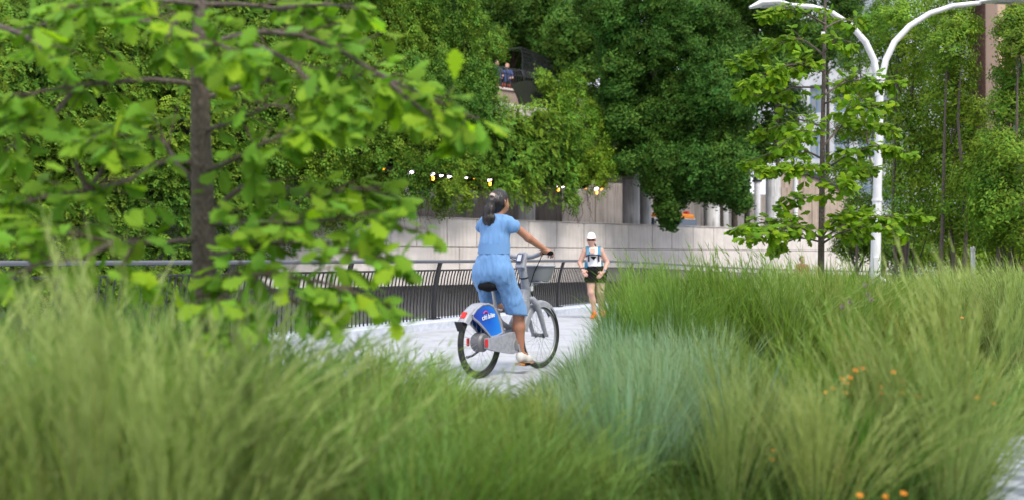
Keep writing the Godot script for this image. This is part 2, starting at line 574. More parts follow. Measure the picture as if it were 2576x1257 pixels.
func build_deck() -> void:
	var o := thing("road_deck", "concrete deck roofing the road behind the river wall, hung with ivy", "bridge", hill(2, 5.2, 3))
	var org := o.position
	var s := Shape.new(org)
	s.box(hill(-3.4, 5.9, 13.2), ALONG * 19.4, Vector3(0, 0.6, 0), INTO * 13.0, 0.02)
	part(o, "slab", s.mesh(), M.concrete)
	for k in 8:
		s = Shape.new(org)
		s.box(hill(15.0 - k * 4.6, 5.13, 13.2), ALONG * 0.3, Vector3(0, 0.17, 0), INTO * 12.6, 0.02)
		part(o, "beam", s.mesh(), M.concrete)
	s = Shape.new(org)
	s.box(hill(3.4, 5.05, 1.55), ALONG * 13, Vector3(0, 0.3, 0), INTO * 0.28, 0.02)
	part(o, "girder", s.mesh(), mat(0.06, 0.022, 0.018, 0.7))
	# back wall of the road, in tall slabs
	var w := thing("road_back_wall", "brown streaked concrete wall behind the columns of the covered road", "wall", hill(5, 1.2, 12))
	for k in 26:
		s = Shape.new(w.position)
		s.box(hill(-21.0 + k * 2.4, 3.25, (26.0 if k < 17 else 12.3) + (k % 3) * 0.02), ALONG * 1.185, Vector3(0, 2.05, 0), INTO * 0.2, 0.015)
		part(w, "panel", s.mesh(), M.old_concrete)
	for k in 6:
		s = Shape.new(w.position)
		s.box(hill(18.55, 3.25, 13.3 + k * 2.4), ALONG * 0.2, Vector3(0, 2.05, 0), INTO * 1.19, 0.015)
		part(w, "panel", s.mesh(), M.old_concrete)
	# columns: front row on the wall, back row behind
	var front := "round grey concrete column standing on the river wall under the ivy"
	var rear := "round concrete column of the rear row beside the covered road"
	for k in [[-6.6, 1.0, 0], [-0.9, 1.0, 0], [run_of(1322, 1.0), 1.0, 0], [run_of(1588, 1.0), 1.0, 0], [run_of(1791, 1.0), 1.0, 0], [run_of(1946, 1.0), 1.0, 0], [run_of(1624, 4.1), 4.1, 1], [run_of(1820, 3.8), 3.8, 1]]:
		var c := thing("column", front if k[2] == 0 else rear, "column", hill(k[0], 1.2, k[1]), "front columns of the covered road" if k[2] == 0 else "rear columns of the covered road")
		var rad := 0.35 if k[2] == 0 else 0.27
		s = Shape.new()
		s.lathe(Vector3.ZERO, Vector3.UP, [[rad + 0.004, 0.0], [rad, 1.2], [rad, 2.6], [rad, 3.9], [rad + 0.12, 4.0]], 28)
		part(c, "shaft", s.mesh(), M.column)
		s = Shape.new()
		s.lathe(Vector3.ZERO, Vector3.UP, [[rad + 0.1, 0.0], [rad + 0.1, 0.2], [rad + 0.07, 0.24], [rad, 0.24]], 28)
		part(c, "plinth", s.mesh(), M.column)
	# lamps under the deck: a white glowing tray; some have a yellow flood below
	var tray := mat(0.8, 0.8, 0.8, 0.4)
	tray.emission_enabled = true
	tray.emission = Color(1.0, 0.93, 1.0)
	tray.emission_energy_multiplier = 5.0
	var amber := mat(0.8, 0.5, 0.05, 0.4)
	amber.emission_enabled = true
	amber.emission = Color(1.0, 0.62, 0.05)
	amber.emission_energy_multiplier = 1.6
	LAMPS = [[641, 392, 2], [882, 415, 2], [965, 424, 2], [1035, 432, 0], [1087, 437, 1], [1110, 439, 0], [1130, 442, 0], [1174, 444, 0], [1193, 446, 2], [1231, 451, 1], [1355, 463, 2], [1403, 466, 1], [1417, 467, 0], [1459, 471, 0], [1474, 472, 2], [1500, 474, 1], [1513, 475, 2]]
	for k in LAMPS:
		var sdepth := 0.3
		var tt := run_of(k[0], sdepth)
		var base := hill(tt, 0, sdepth)
		var d := -base.z
		base.y = EYE + (HORIZON - k[1]) / FOCAL * d
		var lamp := thing("road_lamp", ["lit white lamp tray under the ivy-hung deck", "lit white lamp tray with an amber lamp below it", "small amber lamp glowing through the hanging ivy"][k[2]], "lamp", base, "lamps under the road deck")
		s = Shape.new()
		s.box(Vector3(0, 0.045, 0), (ALONG * 0.12 + INTO * 0.10), Vector3(0, 0.02, 0), (ALONG * -0.05 + INTO * 0.06), 0.005)
		part(lamp, "housing", s.mesh(), M.iron)
		var stem := Shape.new()
		stem.tube([Vector3(0, 0.06, 0), Vector3(0, 0.3, 0), Vector3(0, 5.4 - base.y, 0) + INTO * 0.2], [0.015, 0.015, 0.015], 6)
		part(lamp, "rod", stem.mesh(), M.iron)
		var white: bool = k[2] != 2
		s = Shape.new()
		s.box(Vector3(0, -0.01, 0) - INTO * 0.02, ALONG * (0.07 if white else 0.04) + Vector3(0, 0.03, 0), Vector3(0, 0.04 if white else 0.028, 0), INTO * 0.03, 0.01)
		part(lamp, "lamp_lens", s.mesh(), tray if white else amber)
		if k[2] == 1:
			s = Shape.new()
			s.tube([Vector3(0.02, -0.10, 0), Vector3(0.02, -0.22, 0)], [0.05, 0.04], 10)
			part(lamp, "amber_lamp", s.mesh(), amber)
		if white:
			var li := OmniLight3D.new()
			li.name = "light"
			li.light_energy = 0.04
			li.light_color = Color(1, 0.93, 0.98)
			li.light_size = 0.1
			li.omni_range = 20
			li.omni_attenuation = 2.0
			li.shadow_enabled = true
			li.position = Vector3(0, -0.15, 0) - INTO * 0.12
			lamp.add_child(li)

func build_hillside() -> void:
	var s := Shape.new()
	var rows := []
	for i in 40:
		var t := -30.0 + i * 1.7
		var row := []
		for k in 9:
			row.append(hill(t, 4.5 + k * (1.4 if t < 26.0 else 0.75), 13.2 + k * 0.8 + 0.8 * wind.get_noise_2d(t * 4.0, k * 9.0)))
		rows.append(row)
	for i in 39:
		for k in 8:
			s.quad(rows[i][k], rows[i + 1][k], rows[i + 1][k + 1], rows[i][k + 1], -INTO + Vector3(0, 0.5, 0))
	structure("hill", s.mesh(), M.shaded_vine)

func build_van() -> void:
	var tt := run_of(1722, 8.0)
	var base := hill(tt, 1.2, 8.0)
	var o := thing("van", "orange and white van on the covered road behind the wall", "van", base)
	o.basis = Basis(INTO, Vector3.UP * 1.3, -ALONG)
	# local: x across, y up, z to the rear end that faces the camera
	var s := Shape.new()
	s.bx(Vector3(0, 0.95, 1.7), Vector3(1.8, 1.2, 3.4), 0.12)
	part(o, "body", s.mesh(), mat(0.75, 0.75, 0.74, 0.3))
	s = Shape.new()
	s.bx(Vector3(0, 1.60, 1.7), Vector3(1.7, 0.24, 3.1), 0.09)
	part(o, "roof", s.mesh(), mat(0.85, 0.28, 0.02, 0.35))
	for x in [-0.86, 0.86]:
		for z in [0.7, 2.8]:
			s = Shape.new()
			s.lathe(Vector3(x - 0.1, 0.33, z), Vector3.RIGHT, [[0.0, 0.0], [0.32, 0.0], [0.33, 0.03], [0.33, 0.17], [0.32, 0.2], [0.0, 0.2]], 20)
			part(o, "wheel", s.mesh(), M.rubber)
	for x in [-0.6, 0.6]:
		s = Shape.new()
		s.bx(Vector3(x, 1.77, 0.6), Vector3(0.3, 0.14, 0.2), 0.03)
		part(o, "roof_light", s.mesh(), mat(0.6, 0.05, 0.04, 0.3))
	s = Shape.new()
	s.bx(Vector3(0, 1.35, 3.41), Vector3(1.4, 0.35, 0.03), 0.01)
	part(o, "rear_window", s.mesh(), M.glass)
	s = Shape.new()
	s.bx(Vector3(0.905, 1.3, 1.2), Vector3(0.03, 0.4, 2.2), 0.01)
	part(o, "side_window", s.mesh(), M.glass)
	s = Shape.new()
	s.bx(Vector3(-0.905, 1.3, 1.2), Vector3(0.03, 0.4, 2.2), 0.01)
	part(o, "side_window", s.mesh(), M.glass)

func build_terrace() -> void:
	var o := thing("terrace_wall", "brown stone parapet of the upper terrace between ivy", "wall", hill(6, 5.5, 2.5))
	var org := o.position
	var s := Shape.new(org)
	s.box(hill(4.0, 6.95, 2.6), ALONG * 5.5, Vector3(0, 0.48, 0), INTO * 0.2, 0.02)
	part(o, "wall", s.mesh(), grained(mat(1, 1, 1, 0.9), concrete_image(71, Color(0.36, 0.28, 0.24), 0.6), Vector3(0.4, 0.4, 0.4)))
	s = Shape.new(org)
	s.box(hill(4.0, 7.46, 2.6), ALONG * 5.5, Vector3(0, 0.04, 0), INTO * 0.27, 0.02)
	part(o, "coping", s.mesh(), M.concrete)
	var fl := Shape.new()
	fl.box(hill(2.0, 7.1, 7.0), ALONG * 10, Vector3(0, 0.15, 0), INTO * 4.2)
	structure("terrace_floor", fl.mesh(), M.concrete)
	# bowed iron fence on the parapet
	var f := thing("terrace_fence", "black bowed iron fence on the upper terrace parapet", "fence", hill(5.5, 7.5, 2.6))
	org = f.position
	var bar := Shape.new()
	bar.tube([Vector3(0, 0, 0), Vector3(0, 0.3, 0.06), Vector3(0, 0.58, 0.05), Vector3(0, 0.76, -0.04), Vector3(0, 0.86, -0.2)], [0.015, 0.015, 0.015, 0.015, 0.015], 5)
	var bar_mesh := bar.mesh(M.iron)
	var big := Shape.new()
	big.tube([Vector3(0, 0, 0.02), Vector3(0, 0.3, 0.09), Vector3(0, 0.58, 0.08), Vector3(0, 0.78, -0.02), Vector3(0, 0.88, -0.2)], [0.035, 0.032, 0.03, 0.03, 0.03], 7)
	var big_mesh := big.mesh(M.iron)
	var turn := Basis(ALONG, Vector3.UP, -INTO)
	var t := 3.6
	var k := 0
	while t < 7.3:
		var b := part(f, "post" if k % 7 == 0 else "bar", big_mesh if k % 7 == 0 else bar_mesh)
		b.transform = Transform3D(turn, hill(t, 7.5, 2.6) - org)
		t += 0.125
		k += 1
	for y in [[0.03, 0.0], [0.58, 0.05], [0.86, -0.2]]:
		s = Shape.new(org)
		s.tube([hill(3.5, 7.5 + y[0], 2.6 - y[1]), hill(7.35, 7.5 + y[0], 2.6 - y[1])], [0.018, 0.018], 6)
		part(f, "rail", s.mesh(), M.iron)
	# the taller fence behind, falling away along the stairs
	var g := thing("stair_fence", "tall black iron fence with arched top falling along the terrace stairs", "fence", at(1313, 172, 44.5))
	org = g.position
	var a0 := at(1313, 174, 44.5)
	var a1 := at(1450, 190, 52.0)
	var h0 := 0.92
	var h1 := 0.35
	for i in 46:
		var q := i / 45.0
		var base := a0.lerp(a1, q)
		var h := lerpf(h0, h1, q)
		var wide := i % 9 == 0
		s = Shape.new(org)
		var bow := Vector3(-0.12, 0, 0.16) * h
		s.tube([base + Vector3(0, -0.3, 0), base + Vector3(0, h * 0.4, 0) - bow * 0.2, base + Vector3(0, h * 0.8, 0), base + Vector3(0, h, 0) + bow], [0.035, 0.035, 0.03, 0.03] if wide else [0.014, 0.014, 0.014, 0.014], 5)
		part(g, "post" if wide else "bar", s.mesh(), M.iron)
	for y in [0.02, 0.33, 0.66, 0.86, 1.0]:
		s = Shape.new(org)
		s.tube([a0 + Vector3(0, h0 * y, 0), a0.lerp(a1, 0.5) + Vector3(0, lerpf(h0, h1, 0.5) * y, 0), a1 + Vector3(0, h1 * y, 0)], [0.02, 0.02, 0.02], 5)
		part(g, "rail", s.mesh(), M.iron)
	s = Shape.new(org)
	s.tube([a0 + Vector3(0, h0, 0), a0 + Vector3(-0.4, h0 + 0.02, -0.3), a0 + Vector3(-1.2, h0 - 0.02, -0.6)], [0.025, 0.025, 0.025], 6)
	part(g, "rail", s.mesh(), M.iron)
	# slatted bench behind the parapet
	var b := thing("bench", "red-brown slatted bench behind the bowed terrace fence", "bench", hill(6.0, 7.25, 4.0))
	for i in 4:
		s = Shape.new()
		s.box(Vector3(0, 0.35 + i * 0.14, 0) + INTO * (0.05 * i), ALONG * 1.1, Vector3(0, 0.05, 0), INTO * 0.02, 0.005)
		part(b, "slat", s.mesh(), mat(0.25, 0.055, 0.03, 0.6))
	for x in [-0.9, 0.0, 0.9]:
		s = Shape.new()
		s.box(ALONG * x + Vector3(0, 0.4, 0) + INTO * 0.2, ALONG * 0.03, Vector3(0, 0.4, 0), INTO * 0.03)
		part(b, "leg", s.mesh(), M.iron)

# ---------------------------------------------------------------- buildings behind

func building(called: String, label: String, corner: Vector3, width: float, depth: float, height: float, floors: int, cols: int, wall_m: Material, pane_m: Material, frame_m: Material, turn: float, fill := 0.6, band_m: Material = null) -> Node3D:
	var o := thing(called, label, "building", corner)
	o.rotation.y = turn
	# local: x along the front, z towards the viewer
	var fh := height / floors
	var cw := width / cols
	var s := Shape.new()
	s.bx(Vector3(width / 2, height / 2, -depth / 2 - 0.3), Vector3(width, height, depth))
	for k in cols + 1:
		var w := cw * (1.0 - fill)
		s.bx(Vector3(clampf(k * cw, w / 4, width - w / 4), height / 2, -0.14), Vector3(w if k > 0 and k < cols else w / 2, height, 0.31))
	for k in floors + 1:
		s.bx(Vector3(width / 2, clampf(k * fh, fh * 0.1, height - fh * 0.1), -0.15), Vector3(width - 0.02, fh * 0.4, 0.31))
	part(o, "wall", s.mesh(), wall_m)
	var pw := cw * fill - 0.02
	var ph := fh * 0.6 - 0.02
	var pane := Shape.new()
	pane.bx(Vector3.ZERO, Vector3(pw, ph, 0.03))
	var pane_mesh := pane.mesh(pane_m)
	var fr := Shape.new()
	for x in [-0.5, 0.0, 0.5]:
		fr.bx(Vector3(x * (pw - 0.06), 0, 0.05), Vector3(0.07, ph, 0.06))
	for y in [-0.5, 0.12, 0.5]:
		fr.bx(Vector3(0, y * (ph - 0.06), 0.055), Vector3(pw, 0.06, 0.05))
	var fr_mesh := fr.mesh(frame_m)
	for i in floors:
		for k in cols:
			var w := part(o, "window", fr_mesh)
			w.position = Vector3((k + 0.5) * cw, (i + 0.5) * fh, -0.25)
			part(w, "pane", pane_mesh)
	s = Shape.new()
	s.bx(Vector3(width / 2, height + 0.25, -depth / 2), Vector3(width + 0.4, 0.5, depth + 0.9), 0.05)
	part(o, "roof", s.mesh(), band_m if band_m else wall_m)
	return o

func build_buildings() -> void:
	var grey := grained(mat(1, 1, 1, 0.6), noise_map(0.02, 4, Color(0.50, 0.52, 0.56), Color(0.66, 0.67, 0.71), 256, 61), Vector3(0.2, 0.2, 0.2))
	var brick := grained(mat(1, 1, 1, 0.85), noise_map(0.03, 4, Color(0.16, 0.085, 0.06), Color(0.27, 0.15, 0.11), 256, 62), Vector3(0.4, 0.4, 0.4))
	var peach := mat(0.52, 0.36, 0.26, 0.8)
	var blue := mat(0.13, 0.24, 0.40, 0.3)
	var pane := mat(0.30, 0.34, 0.39, 0.15, 0.2)
	var a := at(1968, 640, 78)
	a.y = 1.0
	building("apartment_building", "pale grey apartment block with blue-framed windows behind the slim oak", a, 8.6, 10, 17.0, 5, 5, grey, pane, blue, deg_to_rad(-12), 0.62)
	a = at(2215, 640, 92)
	a.y = 0.0
	building("office_building", "white-grey office block half hidden by the leafy trees", a, 8.2, 10, 30.0, 9, 5, grey, pane, M.white_paint, deg_to_rad(6), 0.5)
	a = at(2530, 640, 90)
	a.y = 0.0
	building("brick_building", "tall brown brick building with a peach stone corner", a, 14.0, 12, 40.0, 12, 6, brick, M.glass, peach, deg_to_rad(4), 0.45)
	a = at(2508, 640, 89)
	a.y = 0.0
	var s := Shape.new()
	s.bx(Vector3(0.35, 20, -1), Vector3(0.75, 40, 2.0), 0.05)
	var b: Node3D = get_node("brick_building")
	var pc := part(b, "stone_pier", s.mesh(), peach)
	pc.position = Vector3(-0.9, 0, 0.6)
	# ramp wall and railings at the end of the deck
	var o := thing("ramp_wall", "beige concrete ramp wall with a dark sloping coping past the deck", "wall", at(2040, 640, 58))
	var org := o.position
	s = Shape.new(org)
	s.plate([at(1955, 700, 58), at(1955, 428, 58), at(2020, 436, 58), at(2150, 492, 58), at(2150, 700, 58)], Vector3(0, 0, 1), 0.5)
	part(o, "wall", s.mesh(), grained(mat(1, 1, 1, 0.85), concrete_image(81, Color(0.50, 0.40, 0.33), 0.8), Vector3(0.2, 0.2, 0.2)))
	s = Shape.new(org)
	s.plate([at(1950, 428, 58), at(1950, 420, 58), at(2022, 426, 58), at(2155, 480, 58), at(2155, 492, 58), at(2020, 436, 58)], Vector3(0, 0, 1), 0.7)
	part(o, "coping", s.mesh(), mat(0.045, 0.045, 0.055, 0.7))
	for k in [[1906, 0.16, 455], [2002, 0.12, 440]]:
		var p := thing("ramp_post", "slim pale post beside the ramp wall under the trees", "post", at(k[0], 600, 51), "pale posts by the ramp")
		s = Shape.new(p.position)
		s.tube([at(k[0], 720, 51), at(k[0], 560, 51), at(k[0], k[2], 51)], [k[1], k[1], k[1]], 12)
		part(p, "pole", s.mesh(), M.white_paint)
		s = Shape.new(p.position)
		s.bx(at(k[0], k[2], 51), Vector3(k[1] * 2.6, 0.12, k[1] * 2.6), 0.02)
		part(p, "cap", s.mesh(), M.iron)

# ---------------------------------------------------------------- leaves and foliage

# lobed oak leaf along +y, one unit long, folded on its midrib and drooping at the tip
func oak_leaf(fold: float, droop: float, wave: float) -> ArrayMesh:
	var half := [[0.0, 0.012], [0.08, 0.02], [0.2, 0.13], [0.26, 0.085], [0.38, 0.245], [0.45, 0.15], [0.58, 0.34], [0.66, 0.2], [0.78, 0.27], [0.85, 0.13], [0.93, 0.12], [1.0, 0.0]]
	var s := Shape.new()
	var mid := []
	for k in half:
		mid.append(s.p(Vector3(0, k[0], -droop * k[0] * k[0]), Vector3(0, 0.3, 1).normalized()))
	for side in [-1, 1]:
		var edge := []
		for k in half:
			var x: float = k[1] * side
			edge.append(s.p(Vector3(x, k[0] + k[1] * 0.18, -droop * k[0] * k[0] - fold * k[1] + wave * sin(k[0] * 17.0 + side) * k[1]), Vector3(side * fold, 0.2, 1).normalized()))
		for i in half.size() - 1:
			s.q(mid[i], mid[i + 1], edge[i + 1], edge[i])
	# leaf stalk
	s.tube([Vector3(0, -0.16, 0.0), Vector3(0, 0.02, 0.0)], [0.008, 0.008], 3, false)
	return s.mesh()

func leaflet(s: Shape, base: Vector3, dir: Vector3, up: Vector3, length: float, width: float) -> void:
	var side := dir.cross(up).normalized()
	var nor := side.cross(dir).normalized()
	var tip := base + dir * length - nor * length * 0.12
	var m := base + dir * length * 0.45 + nor * length * 0.04
	var a := s.p(base, nor)
	var b := s.p(m + side * width - nor * width * 0.35, (nor + side * 0.4).normalized())
	var c := s.p(tip, nor)
	var d := s.p(m - side * width - nor * width * 0.35, (nor - side * 0.4).normalized())
	s.t(a, b, c)
	s.t(a, c, d)

# feathery compound leaf along +y, one unit long
func feather(pairs: int, size: float) -> ArrayMesh:
	var s := Shape.new()
	for i in pairs:
		var f := (i + 0.7) / pairs
		var base := Vector3(0, f, -0.35 * f * f)
		for side in [-1, 1]:
			leaflet(s, base, Vector3(side * r(0.75, 1.0), r(0.3, 0.6), r(-0.5, 0.05)).normalized(), Vector3(0, 0.2, 1), size * r(0.8, 1.15) * (1.0 - 0.35 * absf(f - 0.5)), size * 0.3)
	leaflet(s, Vector3(0, 1, -0.35), Vector3(0, 1, -0.5).normalized(), Vector3(0, 0.3, 1), size, size * 0.3)
	return s.mesh()

# a twig with leaves all round, one unit across
func leaf_spray(count: int, size: float, round_: float) -> ArrayMesh:
	var s := Shape.new()
	for i in count:
		var f := (i + 0.5) / count
		var a := i * 2.4
		var dir := Vector3(cos(a) * r(0.5, 1.0), r(0.0, 0.7), sin(a) * r(0.3, 0.9)).normalized()
		leaflet(s, Vector3(r(-0.08, 0.08), f * 0.9, r(-0.08, 0.08)) + dir * r(0.0, 0.25), (dir + Vector3(0, -0.3, 0)).normalized(), (Vector3(0, 0.8, 0.5) + dir * 0.3).normalized(), size * r(0.75, 1.2), size * round_)
	return s.mesh()

func facing(y: Vector3, z: Vector3, size: float) -> Basis:
	var x := y.cross(z).normalized()
	if x.length() < 0.5:
		x = Vector3.RIGHT
	var zz := x.cross(y).normalized()
	return Basis(x * size, y.normalized() * size, zz * size)

func somewhere() -> Vector3:
	var z := r(-1, 1)
	var a := r(0, TAU)
	return Vector3(sqrt(1 - z * z) * cos(a), z, sqrt(1 - z * z) * sin(a))

func tint(base: Color, spread: float) -> Color:
	var f := exp(r(-spread, spread))
	var w := r(-0.5, 0.5) * spread
	return Color(base.r * f * (1.0 + w), base.g * f, base.b * f * (1.0 - w * 0.6))

# clumps of leaf sprays: blobs is a list of [centre, radius vector]
func clumps(blobs: Array, each: int, size: float, base: Color, droop: float, places: Array, tints: Array, spread := 0.3) -> void:
	for b in blobs:
		var own := tint(base, spread * 0.6)
		for i in each:
			var o := somewhere()
			if o.y < -0.3 and r(0, 1) < 0.5:
				o.y = -o.y
			var rad := pow(r(0.15, 1.0), 0.45)
			var p: Vector3 = b[0] + o * rad * b[1]
			var dir := (o + somewhere() * 0.6 + Vector3(0, -droop, 0)).normalized()
			places.append(Transform3D(facing(dir, (o + Vector3(0, 0.7, 0.2)).normalized(), size * r(0.7, 1.3)), p))
			tints.append(tint(own, spread))

func blobs_in(centre: Vector3, radii: Vector3, count: int, small: float, big: float) -> Array:
	var out := []
	for i in count:
		var o := somewhere() * pow(r(0.05, 1.0), 0.4)
		var k := r(small, big)
		out.append([centre + o * radii, Vector3(k, k * r(0.6, 0.85), k)])
	return out

func tree_stems(o: Node3D, base: Vector3, top: Vector3, rad: float, blobs: Array, m: Material) -> void:
	var s := Shape.new(o.position)
	var pts := []
	var rads := []
	for i in 8:
		var f := i / 7.0
		pts.append(base.lerp(top, f) + Vector3(sin(f * 5.0 + base.x), 0, cos(f * 4.0 + base.x)) * 0.06 * f * (top.y - base.y) / 5.0)
		rads.append(rad * (1.0 - 0.8 * f) + 0.006)
	s.tube(pts, rads, 8)
	part(o, "trunk", s.mesh(), m)
	s = Shape.new(o.position)
	for b in blobs:
		var f := clampf((b[0].y - base.y) / (top.y - base.y) - 0.18, 0.1, 0.95)
		var a := base.lerp(top, f)
		var q: Vector3 = b[0]
		s.tube([a, a.lerp(q, 0.5) + Vector3(0, 0.12, 0), q], [rad * 0.3, rad * 0.2, rad * 0.06 + 0.003], 5, false)
	part(o, "branches", s.mesh(), m)

# ---------------------------------------------------------------- ivy on the deck and the slope

const IVY_FOOT := [[-100, 775], [500, 765], [600, 690], [680, 640], [740, 615], [800, 574], [870, 562], [950, 552], [1000, 545], [1064, 546], [1085, 532], [1184, 513], [1218, 498], [1268, 513], [1301, 505], [1351, 513], [1393, 522], [1439, 551], [1460, 520], [1476, 497], [1514, 472], [1548, 436]]
const IVY_EDGE := [[-80, 1150], [0, 1195], [60, 1228], [100, 1268], [120, 1290], [131, 1262], [160, 1244], [172, 1260], [210, 1270], [240, 1258]]
const MOUND_TOP := [[1245, 205], [1270, 236], [1300, 252], [1325, 250], [1342, 222], [1352, 182], [1395, 174], [1440, 182], [1490, 215], [1530, 300], [1552, 430]]

func slope(y: float) -> float:
	return table([[2.0, -0.55], [4.4, -0.8], [5.6, -0.7], [7.4, 0.5], [8.4, 1.3], [10.0, 1.9], [16.0, 3.6]], y)

var lumps := FastNoiseLite.new()
var ripples := FastNoiseLite.new()

func ivy_depth(t: float, y: float) -> float:
	var fall := lumps.get_noise_2d(t * 1.0, y * 0.55)
	return slope(y) - 0.6 * fall - 0.4 * ripples.get_noise_2d(t * 1.6, y * 0.7)

# gaps in the creeper where the lamps show through
func near_lamp(uv: Vector2) -> bool:
	for k in LAMPS:
		if absf(uv.x - k[0]) < (11.0 if k[2] < 2 else 6.0) and absf(uv.y - k[1] - (6.0 if k[2] == 1 else 0.0)) < (12.0 if k[2] < 2 else 6.0):
			return true
	return false

func build_ivy() -> void:
	lumps.seed = 21
	lumps.frequency = 0.32
	lumps.fractal_octaves = 2
	ripples.seed = 22
	ripples.frequency = 0.75
	ripples.fractal_octaves = 2
	var leaf := feather(4, 0.40)
	var leaf2 := leaf_spray(9, 0.42, 0.30)
	# lower curtain over the road, mound in front of the terrace, upper slope
	var kinds := [
		["ivy_curtain", "feathery green creeper hanging from the deck over the river wall", 0, Color(0.125, 0.225, 0.026)],
		["creeper_mound", "bright creeper mounded in front of the terrace parapet beside the big dark tree", 1, Color(0.138, 0.245, 0.026)],
		["ivy_slope", "dark dense ivy clothing the upper slope next to the bowed fence", 2, Color(0.105, 0.195, 0.024)],
	]
	for kind in kinds:
		var places := []
		var tints := []
		var o := thing(kind[0], kind[1], "ivy", hill([-6.0, 7.0, -4.0][kind[2]], [3.0, 4.0, 8.0][kind[2]], 0.0))
		var org := o.position
		var step := 0.42
		var run := -19.0 if kind[2] != 1 else 2.0
		while run < (4.6 if kind[2] != 1 else 9.6):
			var y := [-0.3, 2.0, 6.2][kind[2]] as float
			while y < ([7.4, 9.4, 13.0][kind[2]] as float):
				var bt := run + r(-0.25, 0.25)
				var by := y + r(-0.25, 0.25)
				y += step
				var p := hill(bt, by, ivy_depth(bt, by) + r(-0.15, 0.25))
				var uv := seen(p)
				var ragged := 20.0 * ripples.get_noise_2d(bt * 5.0, 3.0)
				if uv.y > table(IVY_FOOT, uv.x) + ragged - 14.0 or uv.x > 1535 or uv.x < -80 or uv.y < -70:
					continue
				if kind[2] != 1 and uv.x > table(IVY_EDGE, uv.y) + ragged * 0.4 - (28.0 if uv.y > 125 and uv.y < 245 else 14.0):
					continue
				if kind[2] == 0 and uv.x > 1235:
					continue
				if kind[2] == 1 and (uv.x < 1220 or uv.y < table(MOUND_TOP, uv.x) + (34.0 if uv.x < 1345 else 16.0)):
					continue
				var c: Color = kind[3]
				var patch := lumps.get_noise_2d(bt * 0.7 + 40.0, by * 0.7)
				c = tint(Color(c.r * (1.0 + 0.5 * patch), c.g * (1.0 + 0.3 * patch), c.b), 0.14)
				var size := Vector3(0.36, 0.44, 0.34) * r(0.7, 1.25)
				for i in 42:
					var o2 := somewhere()
					if o2.dot(INTO) > 0.25:
						o2 -= INTO * o2.dot(INTO) * 1.6
					var q := p + o2 * pow(r(0.1, 1.0), 0.5) * size
					if kind[2] < 2 and by < 5.5 and near_lamp(seen(q)):
						continue
					var dir := (o2 * 0.5 + somewhere() * 0.85 + Vector3(0, -0.3, 0) - INTO * 0.4).normalized()
					places.append(Transform3D(facing(dir, (-INTO * 0.8 + Vector3(0, 1.0, 0) + somewhere() * 0.4).normalized(), r(0.14, 0.27)), q - org))
					tints.append(tint(c, 0.40))
			run += step
		var halfway := places.size() / 2
		scatter(o, "foliage", leaf, M.ivy, places.slice(0, halfway), tints.slice(0, halfway))
		scatter(o, "foliage", leaf2, M.ivy, places.slice(halfway), tints.slice(halfway))
		# stems and dead leaves as one sheet, near-black for the shade between leaves
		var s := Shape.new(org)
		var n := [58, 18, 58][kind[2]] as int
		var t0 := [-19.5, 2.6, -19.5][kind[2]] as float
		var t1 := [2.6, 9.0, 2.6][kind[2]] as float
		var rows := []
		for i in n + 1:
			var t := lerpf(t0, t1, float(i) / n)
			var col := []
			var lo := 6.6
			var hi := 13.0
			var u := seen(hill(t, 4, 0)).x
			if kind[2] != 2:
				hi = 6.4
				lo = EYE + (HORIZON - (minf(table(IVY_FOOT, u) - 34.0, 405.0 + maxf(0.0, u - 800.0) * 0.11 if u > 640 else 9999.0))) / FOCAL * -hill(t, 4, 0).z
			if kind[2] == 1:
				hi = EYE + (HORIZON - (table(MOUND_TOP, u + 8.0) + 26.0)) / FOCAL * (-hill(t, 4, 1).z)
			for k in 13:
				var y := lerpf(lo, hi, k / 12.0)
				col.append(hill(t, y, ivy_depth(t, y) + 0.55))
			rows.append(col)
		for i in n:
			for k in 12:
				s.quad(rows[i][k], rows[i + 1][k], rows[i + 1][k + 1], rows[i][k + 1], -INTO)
		part(o, "shaded_stems", s.mesh(), M.shaded_vine)
		# loose strands hanging below
		if kind[2] < 2:
			var h := Shape.new(org)
			for i in 90:
				var t := r(t0 + 9.0, t1) if kind[2] == 0 else r(t0, t1)
				var p := hill(t, 0, -0.5 + r(-0.3, 0.6))
				var u := seen(hill(t, 3, 0)).x
				p.y = EYE + (HORIZON - table(IVY_FOOT, u)) / FOCAL * -p.z + 0.5
				h.tube([p, p + Vector3(r(-0.1, 0.1), -0.4, r(-0.1, 0.1)), p + Vector3(r(-0.25, 0.25), -r(0.5, 0.95), r(-0.2, 0.2))], [0.008, 0.007, 0.003], 4, false)
			part(o, "strands", h.mesh(), M.twig).set_meta("kind", "stuff")

